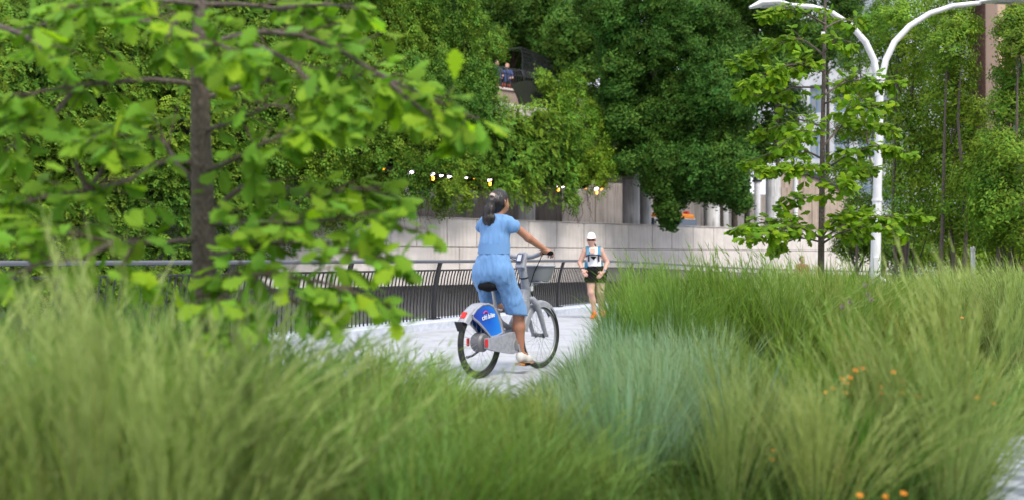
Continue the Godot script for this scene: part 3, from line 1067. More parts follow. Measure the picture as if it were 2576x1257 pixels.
func build_hill_trees() -> void:
	var spray := leaf_spray(12, 0.36, 0.30)
	var spray2 := leaf_spray(10, 0.42, 0.28)
	# the big dark tree over the columns, with drapes that hang below the deck edge
	var t0 := run_of(1690, 0.5)
	var o := thing("broadleaf_tree", "big dark green broadleaf tree overhanging the concrete columns", "tree", hill(t0, 5.5, 1.8))
	var org := o.position
	var blobs := []
	for k in [[1560, 40, 60], [1640, 20, 80], [1720, 40, 80], [1790, 70, 60], [1560, 140, 60], [1640, 130, 80], [1730, 150, 80], [1810, 170, 50], [1590, 240, 60], [1670, 250, 80], [1760, 260, 80], [1840, 280, 46], [1600, 340, 50], [1660, 350, 70], [1740, 360, 80], [1830, 370, 55], [1640, 395, 34], [1660, 430, 46], [1740, 430, 60], [1810, 430, 50], [1850, 460, 36], [1655, 480, 30], [1662, 520, 24], [1666, 555, 18], [1690, 490, 34], [1720, 480, 30], [1760, 470, 30], [1800, 465, 26], [1840, 480, 24], [1862, 500, 20], [1700, 440, 50], [1780, 420, 50], [1570, 90, 60], [1540, 60, 50], [1510, 20, 50], [1850, 340, 40], [1865, 410, 36], [1620, 290, 60], [1700, 300, 70], [1790, 320, 60], [1580, 190, 55], [1690, 90, 70], [1770, 200, 60], [1585, 300, 40], [1600, 385, 26], [1562, 300, 46], [1566, 365, 42], [1556, 240, 46], [1545, 190, 40], [1560, 410, 24]]:
		var n := 2 if k[2] > 40 else 1
		for i in n:
			var d := 39.6 + r(-0.5, 1.6) - (1.0 if k[1] > 400 else 0.0)
			var c := at(k[0] + r(-18, 18), k[1] + r(-16, 16), d)
			var rad: float = k[2] / FOCAL * d * r(0.75, 1.0)
			blobs.append([c - org, Vector3(rad, rad * (0.85 if k[1] < 420 else 1.25), rad)])
	var places := []
	var tints := []
	for b in blobs:
		clumps([b], int(150 + 190 * b[1].x), 0.30, Color(0.058, 0.132, 0.022), 0.5, places, tints, 0.32)
	var half := places.size() / 2
	scatter(o, "crown", spray, M.ivy, places.slice(0, half), tints.slice(0, half))
	scatter(o, "crown", spray2, M.ivy, places.slice(half), tints.slice(half))
	var moved := []
	for b in blobs:
		moved.append([b[0] + org, b[1]])
	tree_stems(o, org + Vector3(0, -0.5, 0), org + Vector3(0.3, 6.5, 0), 0.2, moved.slice(0, 30), M.bark_dark)
	# darker trees behind the terrace and the deck
	var back := [
		[1120, 20, 52, 3.2, "leafy tree behind the ivy slope", 0.9], [1290, 10, 54, 2.4, "leafy tree filling the gap above the terrace", 0.85], [1420, 30, 53, 2.4, "leafy tree rising behind the tall stair fence", 1.25],
		[1880, 60, 52, 2.6, "dark tree behind the tip of the slim oak", 0.9], [1960, 130, 56, 2.6, "dim tree in front of the pale apartment block", 0.95], [1470, 110, 48, 1.7, "mid green tree between the stair fence and the big dark tree", 1.3], [1850, 190, 47, 1.4, "small dark tree at the flank of the big dark tree", 0.95],
		[2080, 10, 60, 3.4, "dark crown seen behind the lamp arm", 0.95], [1905, 300, 62, 3.0, "leafy tree low behind the big dark tree", 0.9], [1560, 230, 50, 2.6, "dark tree filling the hollow behind the creeper mound", 0.9], [1815, -5, 50, 2.2, "dark crown over the top of the big dark tree", 0.9], [1335, 135, 57, 2.2, "dark tree seen through the bars of the stair fence", 0.85], [1200, 60, 50, 3.0, "dim tree above the ivy slope beside the terrace", 0.9],
	]
	for k in back:
		var c := at(k[0], k[1], k[2])
		var foot := Vector3(c.x, 6.5 if k[0] < 1600 else 1.0, c.z)
		var b := thing("hillside_tree", k[4], "tree", foot)
		var bl := blobs_in(c - foot, Vector3(k[3], k[3] * 1.0, k[3] * 0.8), 20, 0.7, 1.25)
		places = []
		tints = []
		clumps(bl, 130, 0.42, Color(0.062 * k[5], 0.132 * k[5], 0.022 * k[5]), 0.4, places, tints, 0.3)
		scatter(b, "crown", spray2, M.ivy, places, tints)
		for i in bl.size():
			bl[i] = [bl[i][0] + foot, bl[i][1]]
		tree_stems(b, foot, c + Vector3(0, k[3] * 0.6, 0), 0.16, bl.slice(0, 10), M.bark_dark)

# airy small-leaved trees and shrubs behind the lamp post
func build_right_trees() -> void:
	var spray := leaf_spray(9, 0.30, 0.26)
	var spray2 := leaf_spray(7, 0.34, 0.24)
	# u of the stem foot, distance, list of clumps (u, v, radius in px)
	var list := [
		["alder_tree", "airy small-leaved tree just past the white lamp pole", 2290, 24.0, [[2260, 60, 55], [2310, 30, 60], [2230, 130, 40], [2300, 130, 60], [2360, 90, 50], [2290, 210, 55], [2350, 190, 55], [2280, 290, 45], [2340, 290, 60], [2300, 370, 55], [2350, 380, 50], [2290, 450, 50], [2340, 470, 55], [2290, 540, 45], [2340, 560, 50]], Color(0.085, 0.150, 0.024)],
		["alder_tree", "leafy tree with dark leaning twigs between the lamp pole and the brick building", 2400, 22.0, [[2395, 40, 48], [2425, 80, 36], [2385, 130, 50], [2415, 180, 42], [2390, 240, 55], [2430, 290, 50], [2400, 350, 60], [2440, 380, 55], [2390, 430, 60], [2450, 460, 50], [2400, 520, 60], [2450, 560, 55], [2400, 590, 45]], Color(0.078, 0.140, 0.022)],
		["alder_tree", "loose tree standing before the tall brown brick building", 2545, 20.0, [[2565, 120, 36], [2545, 70, 26], [2575, 40, 34], [2550, 190, 36], [2570, 230, 45], [2535, 270, 40], [2550, 330, 55], [2510, 380, 50], [2560, 420, 55], [2500, 450, 50], [2545, 510, 55], [2495, 540, 50], [2560, 580, 50], [2510, 600, 45]], Color(0.072, 0.135, 0.024)],
		["alder_shrub", "dark leafy shrub at the foot of the white lamp pole", 2165, 26.0, [[2165, 520, 34], [2140, 575, 34], [2185, 570, 36], [2165, 615, 36], [2130, 620, 26], [2205, 620, 30]], Color(0.045, 0.092, 0.020)],
		["alder_shrub", "bushy shrub under the airy trees behind the tall grass", 2300, 27.0, [[2240, 590, 40], [2290, 610, 45], [2340, 620, 45], [2260, 650, 40], [2320, 660, 40]], Color(0.062, 0.118, 0.020)],
		["alder_shrub", "low bright shrub beside the small white pole", 2480, 25.0, [[2400, 640, 40], [2440, 655, 36], [2490, 620, 42], [2530, 640, 42], [2480, 660, 40], [2560, 640, 40]], Color(0.085, 0.152, 0.024)],
		["alder_tree", "sparse tree behind the forked lamp head", 2200, 30.0, [[2160, 90, 40], [2200, 60, 40], [2240, 20, 40], [2150, 160, 36], [2130, 230, 36], [2190, 250, 30], [2170, 330, 26], [2250, 400, 34], [2240, 480, 36], [2240, 200, 34], [2250, 290, 36], [2130, 330, 30], [2120, 420, 26], [2170, 430, 26]], Color(0.062, 0.122, 0.022)],
	]
	for k in list:
		var d: float = k[3]
		var foot := at(k[2], 0, d)
		foot.y = -0.2
		var o := thing(k[0], k[1], "tree" if k[0] == "alder_tree" else "shrub", foot)
		var blobs := []
		for b in k[4]:
			var dd := d + r(-0.8, 0.8)
			var rad: float = b[2] / FOCAL * dd
			blobs.append([at(b[0], b[1], dd) - foot, Vector3(rad, rad, rad)])
		var places := []
		var tints := []
		for b in blobs:
			clumps([b], int(250.0 * b[1].x * 2.0) + 60, 0.225, Color(k[5].r * 1.85, k[5].g * 1.7, k[5].b * 1.1), 0.35, places, tints, 0.40)
		var half := places.size() / 2
		scatter(o, "crown", spray, M.leaf, places.slice(0, half), tints.slice(0, half))
		scatter(o, "crown", spray2, M.leaf, places.slice(half), tints.slice(half))
		# several slim stems
		for j in 3:
			var s := Shape.new(foot)
			var f0 := foot + Vector3(r(-0.35, 0.35), 0, r(-0.3, 0.3))
			var hi: float = blobs[j % blobs.size()][0].y
			var top: Vector3 = foot + Vector3(blobs[j][0].x, hi, blobs[j][0].z)
			s.tube([f0, f0.lerp(top, 0.35) + Vector3(r(-0.15, 0.15), 0, 0), f0.lerp(top, 0.7) + Vector3(r(-0.15, 0.15), 0, 0), top], [0.05, 0.04, 0.026, 0.01], 7)
			part(o, "stem", s.mesh(), M.bark)
		var br := Shape.new(foot)
		for b in blobs:
			var q: Vector3 = b[0] + foot
			var a: Vector3 = Vector3(lerpf(foot.x, q.x, 0.35), maxf(0.4, q.y - r(0.7, 1.2)), lerpf(foot.z, q.z, 0.5))
			br.tube([a, a.lerp(q, 0.5) + Vector3(r(-0.1, 0.1), 0.05, 0), q + Vector3(r(-0.2, 0.3), 0.3, 0)], [0.018, 0.012, 0.004], 5, false)
		part(o, "branches", br.mesh(), M.bark_dark)

# ---------------------------------------------------------------- the two young oaks

func oak(label: String, d: float, trunk: Array, branches: Array, leaf_size: Vector2, every: float, whorl: Vector2i, base: Color, ground: float) -> Node3D:
	var foot := at(trunk[-1][0], trunk[-1][1], d)
	foot.y = ground
	var o := thing("young_oak", label, "tree", foot)
	var s := Shape.new(foot)
	var pts := []
	var rads := []
	for k in trunk:
		pts.append(at(k[0], k[1], d))
		rads.append(k[2] / FOCAL * d)
	pts.append(foot + Vector3(0, -0.02, 0))
	rads.append(rads[-1] * 1.3)
	s.tube(pts, rads, 14)
	part(o, "trunk", s.mesh(), M.bark)
	var meshes := [oak_leaf(0.28, 0.25, 0.10), oak_leaf(0.45, 0.4, -0.12), oak_leaf(0.12, 0.15, 0.16), oak_leaf(0.35, 0.05, 0.05)]
	var leaves := []
	for b in branches:
		var limb := []
		for k in b:
			limb.append(at(k[0], k[1], d + k[2]))
		var c := Curve3D.new()
		c.bake_interval = 0.03
		for i in limb.size():
			var tn: Vector3 = (limb[mini(i + 1, limb.size() - 1)] - limb[maxi(i - 1, 0)]) / 6.0
			c.add_point(limb[i], -tn, tn)
		var long := c.get_baked_length()
		var path := []
		var thick := []
		for i in 9:
			path.append(c.sample_baked(long * i / 8.0))
			thick.append(lerpf(0.011, 0.0025, i / 8.0) * (1.0 + long * 0.25))
		s = Shape.new(foot)
		s.tube(path, thick, 7)
		var limb_part := part(o, "branch", s.mesh(), M.bark)
		var twigs := Shape.new(foot)
		var l := maxf(long * 0.22, minf(0.24, long * 0.5))
		while l <= long + 0.001:
			var p := c.sample_baked(l)
			var dir := (c.sample_baked(minf(l + 0.05, long)) - c.sample_baked(maxf(l - 0.05, 0.0))).normalized()
			var twig_len := r(0.06, 0.24) * clampf((long - l) / (long * 0.5), 0.25, 1.0)
			var away := (somewhere() * Vector3(1, 0.5, 1) + dir * 0.5 + Vector3(0, 0.1, 0)).normalized()
			var tip := p + away * twig_len if l < long - 0.02 else p
			twigs.tube([p, p.lerp(tip, 0.5) + Vector3(0, 0.01, 0), tip + away * 0.002], [0.004, 0.003, 0.002], 5, false)
			var count := rng.randi_range(whorl.x, whorl.y)
			for i in count:
				var q := p.lerp(tip, r(0.55, 1.0)) if i % 3 == 2 else tip
				var turn := somewhere()
				var out := (away * 0.7 + turn * Vector3(1, 0.45, 1) + Vector3(0, -0.34, 0)).normalized()
				var up := (Vector3(0, 1, 0.5) + somewhere() * 0.75).normalized()
				var size := r(leaf_size.x, leaf_size.y)
				if d < 6.0 and absf(seen(q).x - 506.0) < 44.0 and seen(q).y > 190.0 and seen(q).y < 660.0 and q.z > -d + 0.02 and r(0, 1) < 0.4:
					continue
				leaves.append([Transform3D(facing(out, up, size), q + out * size * 0.14 - foot), tint(base, 0.3), size / q.distance_to(Vector3(0, EYE, 0))])
			l += every * r(0.7, 1.3)
		var tw := part(limb_part, "twigs", twigs.mesh(), M.twig)
		tw.set_meta("kind", "stuff")
	leaves.sort_custom(func(a, b): return a[2] > b[2])
	# the 300 that show largest as leaves of their own, the rest as one mass
	var shades := []
	for i in 6:
		var m: StandardMaterial3D = M.oak_leaf.duplicate()
		m.vertex_color_use_as_albedo = false
		var k: float = i / 5.0
		m.albedo_color = Color(base.r * lerpf(0.75, 1.65, k), base.g * lerpf(0.82, 1.28, k), base.b * lerpf(1.2, 0.8, k)).linear_to_srgb()
		m.backlight = m.backlight * m.albedo_color * 1.6
		shades.append(m)
	var places := [[], [], [], []]
	var tints := [[], [], [], []]
	for i in leaves.size():
		if i < 300:
			var lf := part(o, "leaf", meshes[i % 4], shades[rng.randi_range(0, 5)])
			lf.transform = leaves[i][0]
		else:
			places[i % 4].append(leaves[i][0])
			tints[i % 4].append(leaves[i][1])
	for k in 4:
		scatter(o, "foliage", meshes[k], M.oak_leaf, places[k], tints[k])
	return o

func build_oaks() -> void:
	oak("blurred young oak with grey-brown trunk and big lobed leaves among the tall grass", 4.4,
		[[502, -60, 13], [500, 60, 17], [500, 180, 21], [503, 330, 25], [508, 480, 28], [512, 620, 30], [518, 780, 32], [522, 1000, 34]],
		[
			[[503, 120, 0], [640, 80, -0.1], [800, 100, -0.2], [960, 190, -0.3], [1090, 250, -0.35], [1205, 300, -0.4]],
			[[600, 100, -0.1], [720, 150, -0.25], [830, 260, -0.3], [900, 330, -0.3]],
			[[505, 250, 0], [650, 205, 0.1], [800, 190, 0.2], [950, 190, 0.2], [1070, 215, 0.2]],
			[[960, 190, -0.3], [1040, 260, -0.35], [1130, 330, -0.4], [1165, 375, -0.4]],
			[[960, 190, 0.1], [1010, 240, 0.1], [1030, 300, 0.0]],
			[[512, 430, 0], [590, 400, -0.2], [680, 350, -0.35], [770, 330, -0.4]],
			[[508, 330, 0], [600, 300, -0.2], [700, 260, -0.3], [740, 300, -0.35]],
			[[530, 540, 0], [580, 490, 0], [650, 450, 0.0], [730, 480, 0.1], [800, 500, 0.1], [900, 470, 0.1], [990, 500, 0.1]],
			[[530, 560, 0], [640, 560, -0.2], [780, 560, -0.3], [920, 540, -0.3], [1000, 570, -0.3], [1070, 590, -0.3]],
			[[520, 650, 0], [640, 620, -0.2], [780, 610, -0.3], [900, 640, -0.35], [1010, 660, -0.35]],
			[[522, 720, 0], [620, 690, -0.3], [760, 700, -0.4], [880, 730, -0.4], [985, 780, -0.4]],
			[[522, 740, 0], [560, 740, -0.3], [600, 790, -0.5], [580, 860, -0.6]],
			[[640, 700, -0.3], [720, 750, -0.4], [830, 790, -0.45]],
			[[500, 420, 0], [450, 395, -0.05], [390, 412, -0.1], [320, 455, -0.2], [220, 480, -0.3], [90, 500, -0.3], [-20, 530, -0.3]],
			[[505, 470, 0], [450, 420, 0.05], [400, 350, 0.15], [330, 345, 0.2], [240, 330, 0.2]],
			[[500, 215, 0], [400, 200, -0.1], [300, 205, -0.15], [190, 215, -0.2], [80, 235, -0.25], [-20, 260, -0.3]],
			[[500, 90, 0], [390, 60, 0.1], [270, 40, 0.15], [110, 60, 0.2], [-40, 90, 0.2]],
			[[190, 215, -0.2], [130, 290, -0.2], [60, 340, -0.25], [10, 380, -0.3]],
			[[220, 480, -0.3], [190, 400, -0.35], [240, 340, -0.4]],
			[[220, 480, -0.3], [260, 420, -0.3], [290, 370, -0.4]],
			[[505, 600, 0], [400, 610, -0.2], [280, 610, -0.3], [150, 580, -0.35], [40, 560, -0.35]],
			[[280, 610, -0.3], [200, 650, -0.4], [100, 660, -0.45], [20, 700, -0.5]],
			[[330, 610, -0.25], [310, 670, -0.4], [330, 710, -0.45]],
			[[501, 50, -0.1], [460, 40, -0.4], [410, 100, -0.65]],
			[[502, 150, 0], [540, 110, -0.4], [600, 140, -0.65]],
			[[501, 10, 0], [620, 10, 0.1], [740, 30, 0.15], [860, 60, 0.1]],
			[[501, 10, 0], [400, 0, -0.2], [280, 10, -0.3], [150, 20, -0.3]],
			[[-20, 60, -0.3], [60, 90, -0.4], [130, 150, -0.5]],
			[[700, 20, 0.1], [820, 10, 0.0], [900, 20, -0.1]],
		], Vector2(0.07, 0.125), 0.033, Vector2i(3, 5), Color(0.150, 0.285, 0.028), 0.0)
	var o := oak("slim young oak with tiers of yellow-green lobed leaves in front of the lamp pole", 13.0,
		[[2079, -40, 3.2], [2077, 80, 4.0], [2074, 220, 5.0], [2071, 360, 6.0], [2069, 500, 7.0], [2067, 620, 7.8], [2066, 720, 8.4]],
		[
			[[2077, 140, 0], [2010, 95, 0.2], [1940, 120, 0.3], [1880, 150, 0.3], [1845, 160, 0.3]],
			[[2078, 60, 0], [2020, 30, -0.2], [1960, 20, -0.3], [1925, 40, -0.3]],
			[[2078, 70, 0], [2120, 50, 0.2], [2170, 60, 0.3]],
			[[2077, 130, 0], [2110, 100, -0.3], [2150, 110, -0.4]],
			[[2076, 180, 0], [2000, 160, -0.4], [1930, 190, -0.6], [1870, 215, -0.7]],
			[[2075, 220, 0], [2000, 220, 0.3], [1920, 240, 0.5], [1860, 225, 0.5]],
			[[2075, 240, 0], [2130, 205, 0.2], [2200, 200, 0.3], [2262, 205, 0.3]],
			[[2074, 260, 0], [2130, 250, -0.4], [2180, 280, -0.6], [2240, 250, -0.6]],
			[[2072, 320, 0], [2010, 300, 0.2], [1950, 320, 0.3], [1900, 345, 0.3]],
			[[2072, 340, 0], [2020, 330, -0.5], [1960, 370, -0.7]],
			[[2071, 370, 0], [2130, 310, 0.2], [2200, 310, 0.3], [2250, 330, 0.3]],
			[[2071, 400, 0], [2000, 370, 0.3], [1930, 390, 0.4], [1870, 410, 0.4]],
			[[2070, 430, 0], [2040, 420, -0.4], [1960, 420, -0.7], [1900, 430, -0.8]],
			[[2070, 430, 0], [2140, 390, -0.3], [2220, 365, -0.4], [2290, 385, -0.5]],
			[[2070, 460, 0], [2130, 440, 0.4], [2200, 420, 0.5]],
			[[2069, 500, 0], [2010, 500, 0.3], [1960, 520, 0.5]],
			[[2068, 520, 0], [2110, 470, -0.5], [2150, 460, -0.7]],
			[[2067, 600, 0], [2000, 560, 0.2], [1920, 560, 0.3], [1845, 580, 0.3]],
			[[2067, 600, 0], [2000, 570, -0.4], [1930, 590, -0.6], [1880, 600, -0.7]],
			[[2067, 610, 0], [2010, 600, -0.1], [1950, 625, -0.1]],
			[[2067, 605, 0], [2130, 565, 0.2], [2220, 545, 0.3], [2330, 548, 0.3]],
			[[2067, 615, 0], [2130, 580, -0.4], [2210, 570, -0.5], [2285, 590, -0.6]],
			[[2067, 600, 0], [2110, 550, -0.2], [2170, 530, -0.3]],
		], Vector2(0.085, 0.145), 0.034, Vector2i(5, 8), Color(0.150, 0.270, 0.018), 0.0)
	var s := Shape.new(o.position)
	s.bx(at(2073, 85, 12.96), Vector3(0.05, 0.06, 0.012), 0.004)
	part(o, "tag", s.mesh(), M.white_paint)

# ---------------------------------------------------------------- ornamental grasses

# one tuft a metre tall: blades that rise and arch over, and airy seed heads of drier straw
func tuft(blades: int, spread: float, bow: Vector2, width: float, heads: int, straw: Color, lean := 0.10, seg := 6, plume := 0.4) -> ArrayMesh:
	var s := Shape.new()
	for i in blades:
		var yaw := r(0, TAU)
		var rad := sqrt(r(0, 1)) * spread
		var base := Vector3(cos(yaw) * rad, 0, sin(yaw) * rad)
		# each blade is of one colour: some fresher, some duller, a few dry
		var fresh := exp(r(-0.3, 0.3))
		s.col = Color(fresh * r(0.85, 1.25), fresh, fresh * r(0.8, 1.15))
		if r(0, 1) < 0.08:
			s.col = Color(1.7, 1.15, 1.0)
		yaw += r(-0.6, 0.6)
		var k := r(0, 1)
		s.blade(base, yaw, 0.05 + 0.42 * k + lean * cos(yaw), lerpf(bow.x, bow.y, k) + lean * cos(yaw), r(0.6, 1.05), width * r(0.65, 1.3), seg)
	var ys := []
	for p in s.v:
		ys.append(p.y)
	ys.sort()
	for i in heads:
		var yaw := r(0, TAU)
		var rad := sqrt(r(0, 1)) * spread * 0.7
		s.col = Color(1.05, 1.0, 1.0)
		var path := s.blade(Vector3(cos(yaw) * rad, 0, sin(yaw) * rad), yaw, r(0.02, 0.32) + lean * cos(yaw), r(0.25, 0.6) * bow.y + lean * cos(yaw), r(0.75, 1.05), width * 0.42, 6)
		var f := r(0.8, 1.25)
		s.col = Color(straw.r * f, straw.g * f, straw.b * f)
		for k in 16:
			var q := r(2.8, 5.9)
			var a: Array = path[int(q)]
			var pos: Vector3 = a[0].lerp(path[int(q) + 1][0], q - int(q))
			var dir: Vector3 = (a[1] + somewhere() * plume).normalized()
			var side := dir.cross(somewhere()).normalized()
			var len_ := r(0.05, 0.12)
			var nor := side.cross(dir).normalized()
			s.t(s.p(pos - side * 0.003, nor), s.p(pos + side * 0.003, nor), s.p(pos + dir * len_, nor))
	# to a height of one, seed heads above that
	var k := 1.0 / ys[int(ys.size() * 0.97)] as float
	for i in s.v.size():
		s.v[i] *= k
	return s.mesh()

# how tall the planting may stand seen from the camera's place: measured along its upper edge
const GRASS_TOP := [[-200, 700], [0, 715], [200, 725], [420, 745], [520, 780], [640, 815], [720, 850], [850, 862], [980, 868], [1080, 892], [1150, 930], [1200, 968], [1260, 998], [1330, 988], [1380, 945], [1420, 905], [1455, 872], [1485, 848], [1518, 822], [1545, 765], [1590, 705], [1700, 688], [2000, 688], [2130, 704], [2300, 706], [2420, 694], [2800, 686]]

func edge_gap(x: float, d: float) -> float:
	return (x + 0.026) * 0.892 - (d - 8.7) * 0.452

func in_bed(x: float, d: float) -> bool:
	if d > 22.0:
		return x > 0.33 * d - 1.2
	if edge_gap(x, d) < 0.05:
		return false
	if d < 7.6 and x > 1.93 + (d - 4.5) * 0.4 and d < 6.75 + (x - 2.7) * 0.3:
		return false
	return true

func build_grass() -> void:
	var straw := Color(1.6, 1.3, 1.7)
	var kinds := {
		"meadow_grass": [[tuft(130, 0.09, Vector2(0.5, 2.0), 0.0085, 22, straw, 0.14), tuft(120, 0.10, Vector2(0.6, 2.3), 0.0080, 26, straw, 0.14), tuft(140, 0.09, Vector2(0.4, 1.7), 0.0090, 16, straw, 0.14)], Color(0.208, 0.318, 0.086), "feathery green ornamental grass with pale seed heads filling the planting bed"],
		"blue_grass": [[tuft(150, 0.10, Vector2(0.15, 0.9), 0.0090, 4, Color(1.1, 1.05, 1.0), 0.08), tuft(140, 0.10, Vector2(0.2, 1.2), 0.0085, 6, Color(1.1, 1.05, 1.0), 0.08)], Color(0.265, 0.390, 0.240), "blue-green upright grass along the path edge"],
		"straw_grass": [[tuft(70, 0.09, Vector2(0.3, 1.4), 0.0065, 70, Color(1.5, 1.28, 1.6), 0.30, 6, 0.3), tuft(80, 0.10, Vector2(0.4, 1.7), 0.0065, 60, Color(1.55, 1.3, 1.6), 0.30, 6, 0.3)], Color(0.325, 0.405, 0.148), "airy straw-tinted grass in seed across the bed"],
		"tall_grass": [[tuft(260, 0.12, Vector2(0.3, 1.6), 0.0085, 24, straw, 0.25, 7), tuft(240, 0.13, Vector2(0.4, 1.9), 0.0085, 30, straw, 0.25, 7)], Color(0.215, 0.335, 0.075), "tall fresh green grass standing behind the blue-green grass"],
		"broad_grass": [[tuft(46, 0.08, Vector2(0.4, 1.9), 0.0130, 0, straw), tuft(40, 0.08, Vector2(0.3, 1.6), 0.0125, 0, straw)], Color(0.190, 0.330, 0.090), "broad-bladed bright green grass between the finer tufts"],
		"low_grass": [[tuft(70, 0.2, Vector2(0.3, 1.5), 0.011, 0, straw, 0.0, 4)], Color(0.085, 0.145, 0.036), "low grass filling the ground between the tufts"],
	}
	var places := {}
	var tints := {}
	for k in kinds:
		places[k] = []
		tints[k] = []
		for m in kinds[k][0]:
			places[k].append([])
			tints[k].append([])
	wind.seed = 77
	wind.frequency = 0.35
	var d := 2.5
	while d < 34.0:
		var step := 0.31 if d < 6.5 else (0.42 if d < 12.0 else 0.55 if d < 20.0 else 0.8)
		var x := -0.6 * d - 0.3
		while x < 0.53 * d + 0.6:
			var px := x + r(-0.5, 0.5) * step
			var pd := d + r(-0.5, 0.5) * step
			x += step if x > -0.22 * d else step * 0.7
			if not in_bed(px, pd) or pd < (4.0 if px > 0.05 else 2.9):
				continue
			var u := MID + FOCAL * px / pd
			var top := EYE - (table(GRASS_TOP, u) - HORIZON) / FOCAL * pd
			var clump := wind.get_noise_2d(px * 3.0, pd * 3.0)
			var natural := r(0.50, 0.70) * (1.0 + 0.7 * clump)
			if u < 700:
				natural = r(0.72, 0.98) * (1.0 + 0.4 * clump)
			if pd > 7.6 and u > 1440:
				natural = r(0.78, 1.02) * (1.0 + 0.5 * clump)
			if pd < 6.5 and u > 1400:
				natural = lerpf(r(0.42, 0.62), r(0.5, 0.7), clampf((u - 1500) / 500.0, 0, 1)) * (1.0 + 0.75 * clump)
			if u > 1780 and pd > 6.1 and pd < 9.2 + 0.6 * clump:
				natural = r(0.22, 0.34)
			var blue := u > 1370 and u < 1790 + 160.0 * clump and pd > 4.7 and pd < 9.4
			if blue:
				natural = r(0.46, 0.66) * (1.0 + 0.3 * clump)
			if u > 1380 and u < 1800 and pd < 4.7:
				natural = r(0.26, 0.42) * (1.0 + 0.4 * clump)
			var h := minf(natural, top * (r(0.80, 0.96) if u < 1560 and u > 700 else r(0.86, 1.0)))
			if h < 0.05:
				continue
			var mound := wind.get_noise_2d(px * 1.25 + 200.0, pd * 1.25)
			if u > 1780:
				h *= 1.0 + 0.45 * minf(mound, 0.05)
			var mix := wind.get_noise_2d(px * 1.3 + 50.0, pd * 1.3)
			var kind := "meadow_grass"
			if blue:
				kind = "blue_grass"
			elif pd > 7.6 and pd < 14.0 and u > 1480 and mix < 0.22 and u < 2250 + mix * 300:
				kind = "tall_grass"
			elif mix > -0.12 and u > 1350 or pd > 12.0:
				kind = "straw_grass"
			elif u < 1350 and mix > 0.18:
				kind = "straw_grass"
			if kind == "meadow_grass" and r(0, 1) < 0.16 or kind == "blue_grass" and r(0, 1) < 0.04:
				kind = "broad_grass"
			var n: int = rng.randi_range(0, kinds[kind][0].size() - 1)
			var c: Color = kinds[kind][1]
			var f := (1.0 + 0.5 * wind.get_noise_2d(px * 1.4 - 30.0, pd * 1.4)) * r(0.78, 1.2)
			var w := maxf(wind.get_noise_2d(px * 1.1 + 90.0, pd * 1.1), -0.15 if kind != "blue_grass" else -0.5)
			if kind == "straw_grass":
				w = absf(w) * 0.5
			if kind == "blue_grass":
				w = 0.2 * w
				f = lerpf(1.0, f, 0.45)
			c = Color(c.r * f * (1.0 + 0.35 * w), c.g * f, c.b * f * (1.0 - 0.4 * w))
			var wide := clampf(h * r(0.95, 1.3), 0.3, 1.05)
			var place := Transform3D(Basis(Vector3.UP, r(-0.6, 0.6)).scaled(Vector3(wide, h, wide)), Vector3(px, -0.02, -pd))
			places[kind][n].append(place)
			tints[kind][n].append(tint(c, 0.16))
		d += step
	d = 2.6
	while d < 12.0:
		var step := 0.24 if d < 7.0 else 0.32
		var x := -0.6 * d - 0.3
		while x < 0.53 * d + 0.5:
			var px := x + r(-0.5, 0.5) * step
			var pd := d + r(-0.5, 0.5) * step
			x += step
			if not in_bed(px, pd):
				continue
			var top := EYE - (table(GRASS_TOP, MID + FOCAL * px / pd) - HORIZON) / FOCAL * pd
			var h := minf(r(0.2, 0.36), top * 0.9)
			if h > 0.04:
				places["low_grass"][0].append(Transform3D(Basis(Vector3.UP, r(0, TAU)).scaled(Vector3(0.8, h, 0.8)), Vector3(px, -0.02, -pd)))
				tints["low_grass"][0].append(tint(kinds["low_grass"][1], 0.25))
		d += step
	for k in kinds:
		var o := Node3D.new()
		o.name = numbered(k)
		add_child(o)
		tag(o, kinds[k][2], "grass", "", "stuff")
		for n in kinds[k][0].size():
			scatter(o, "tufts", kinds[k][0][n], M.grass, places[k][n], tints[k][n])
	# tussocks that stand out one by one: u, distance, height, width, kind, brightness, label
	var fresh := "arching fresh green grass tussock in the bed behind the blue-green grass"
	var heroes := [
		[1800, 10.4, 1.0, 1.5, "tall_grass", 1.0, fresh], [1700, 10.9, 1.0, 1.4, "tall_grass", 1.0, fresh], [1890, 9.9, 0.95, 1.4, "tall_grass", 1.0, fresh], [1625, 11.6, 1.0, 1.3, "tall_grass", 1.0, fresh], [1985, 9.6, 0.92, 1.3, "tall_grass", 1.0, fresh], [2080, 10.2, 0.98, 1.4, "tall_grass", 1.0, fresh], [2190, 10.8, 1.0, 1.4, "tall_grass", 1.0, fresh], [1590, 10.6, 0.9, 1.0, "tall_grass", 1.0, fresh],
		[2265, 5.0, 0.56, 0.9, "tall_grass", 1.0, "deep green tussock arching over the corner path"], [2350, 5.5, 0.60, 0.9, "tall_grass", 1.0, "deep green tussock arching over the corner path"], [2180, 4.5, 0.5, 0.8, "tall_grass", 1.0, "deep green tussock arching over the corner path"],
		[1350, 4.5, 0.44, 0.75, "broad_grass", 1.1, "bright broad-bladed tuft near the gap where the path shows"], [1400, 4.2, 0.42, 0.7, "broad_grass", 1.15, "bright broad-bladed tuft near the gap where the path shows"], [1290, 4.0, 0.42, 0.7, "broad_grass", 1.05, "bright broad-bladed tuft near the gap where the path shows"],
		[1130, 3.6, 0.58, 0.9, "broad_grass", 1.0, "broad-bladed tuft bowing over beside the gap to the path"], [1010, 3.4, 0.62, 0.9, "broad_grass", 0.95, "broad-bladed tuft bowing over beside the gap to the path"], [1225, 3.7, 0.50, 0.85, "meadow_grass", 1.15, "olive feathery tussock just before the bicycle"], [900, 3.5, 0.7, 0.9, "broad_grass", 0.9, "broad-bladed tuft bowing over beside the gap to the path"],
	]
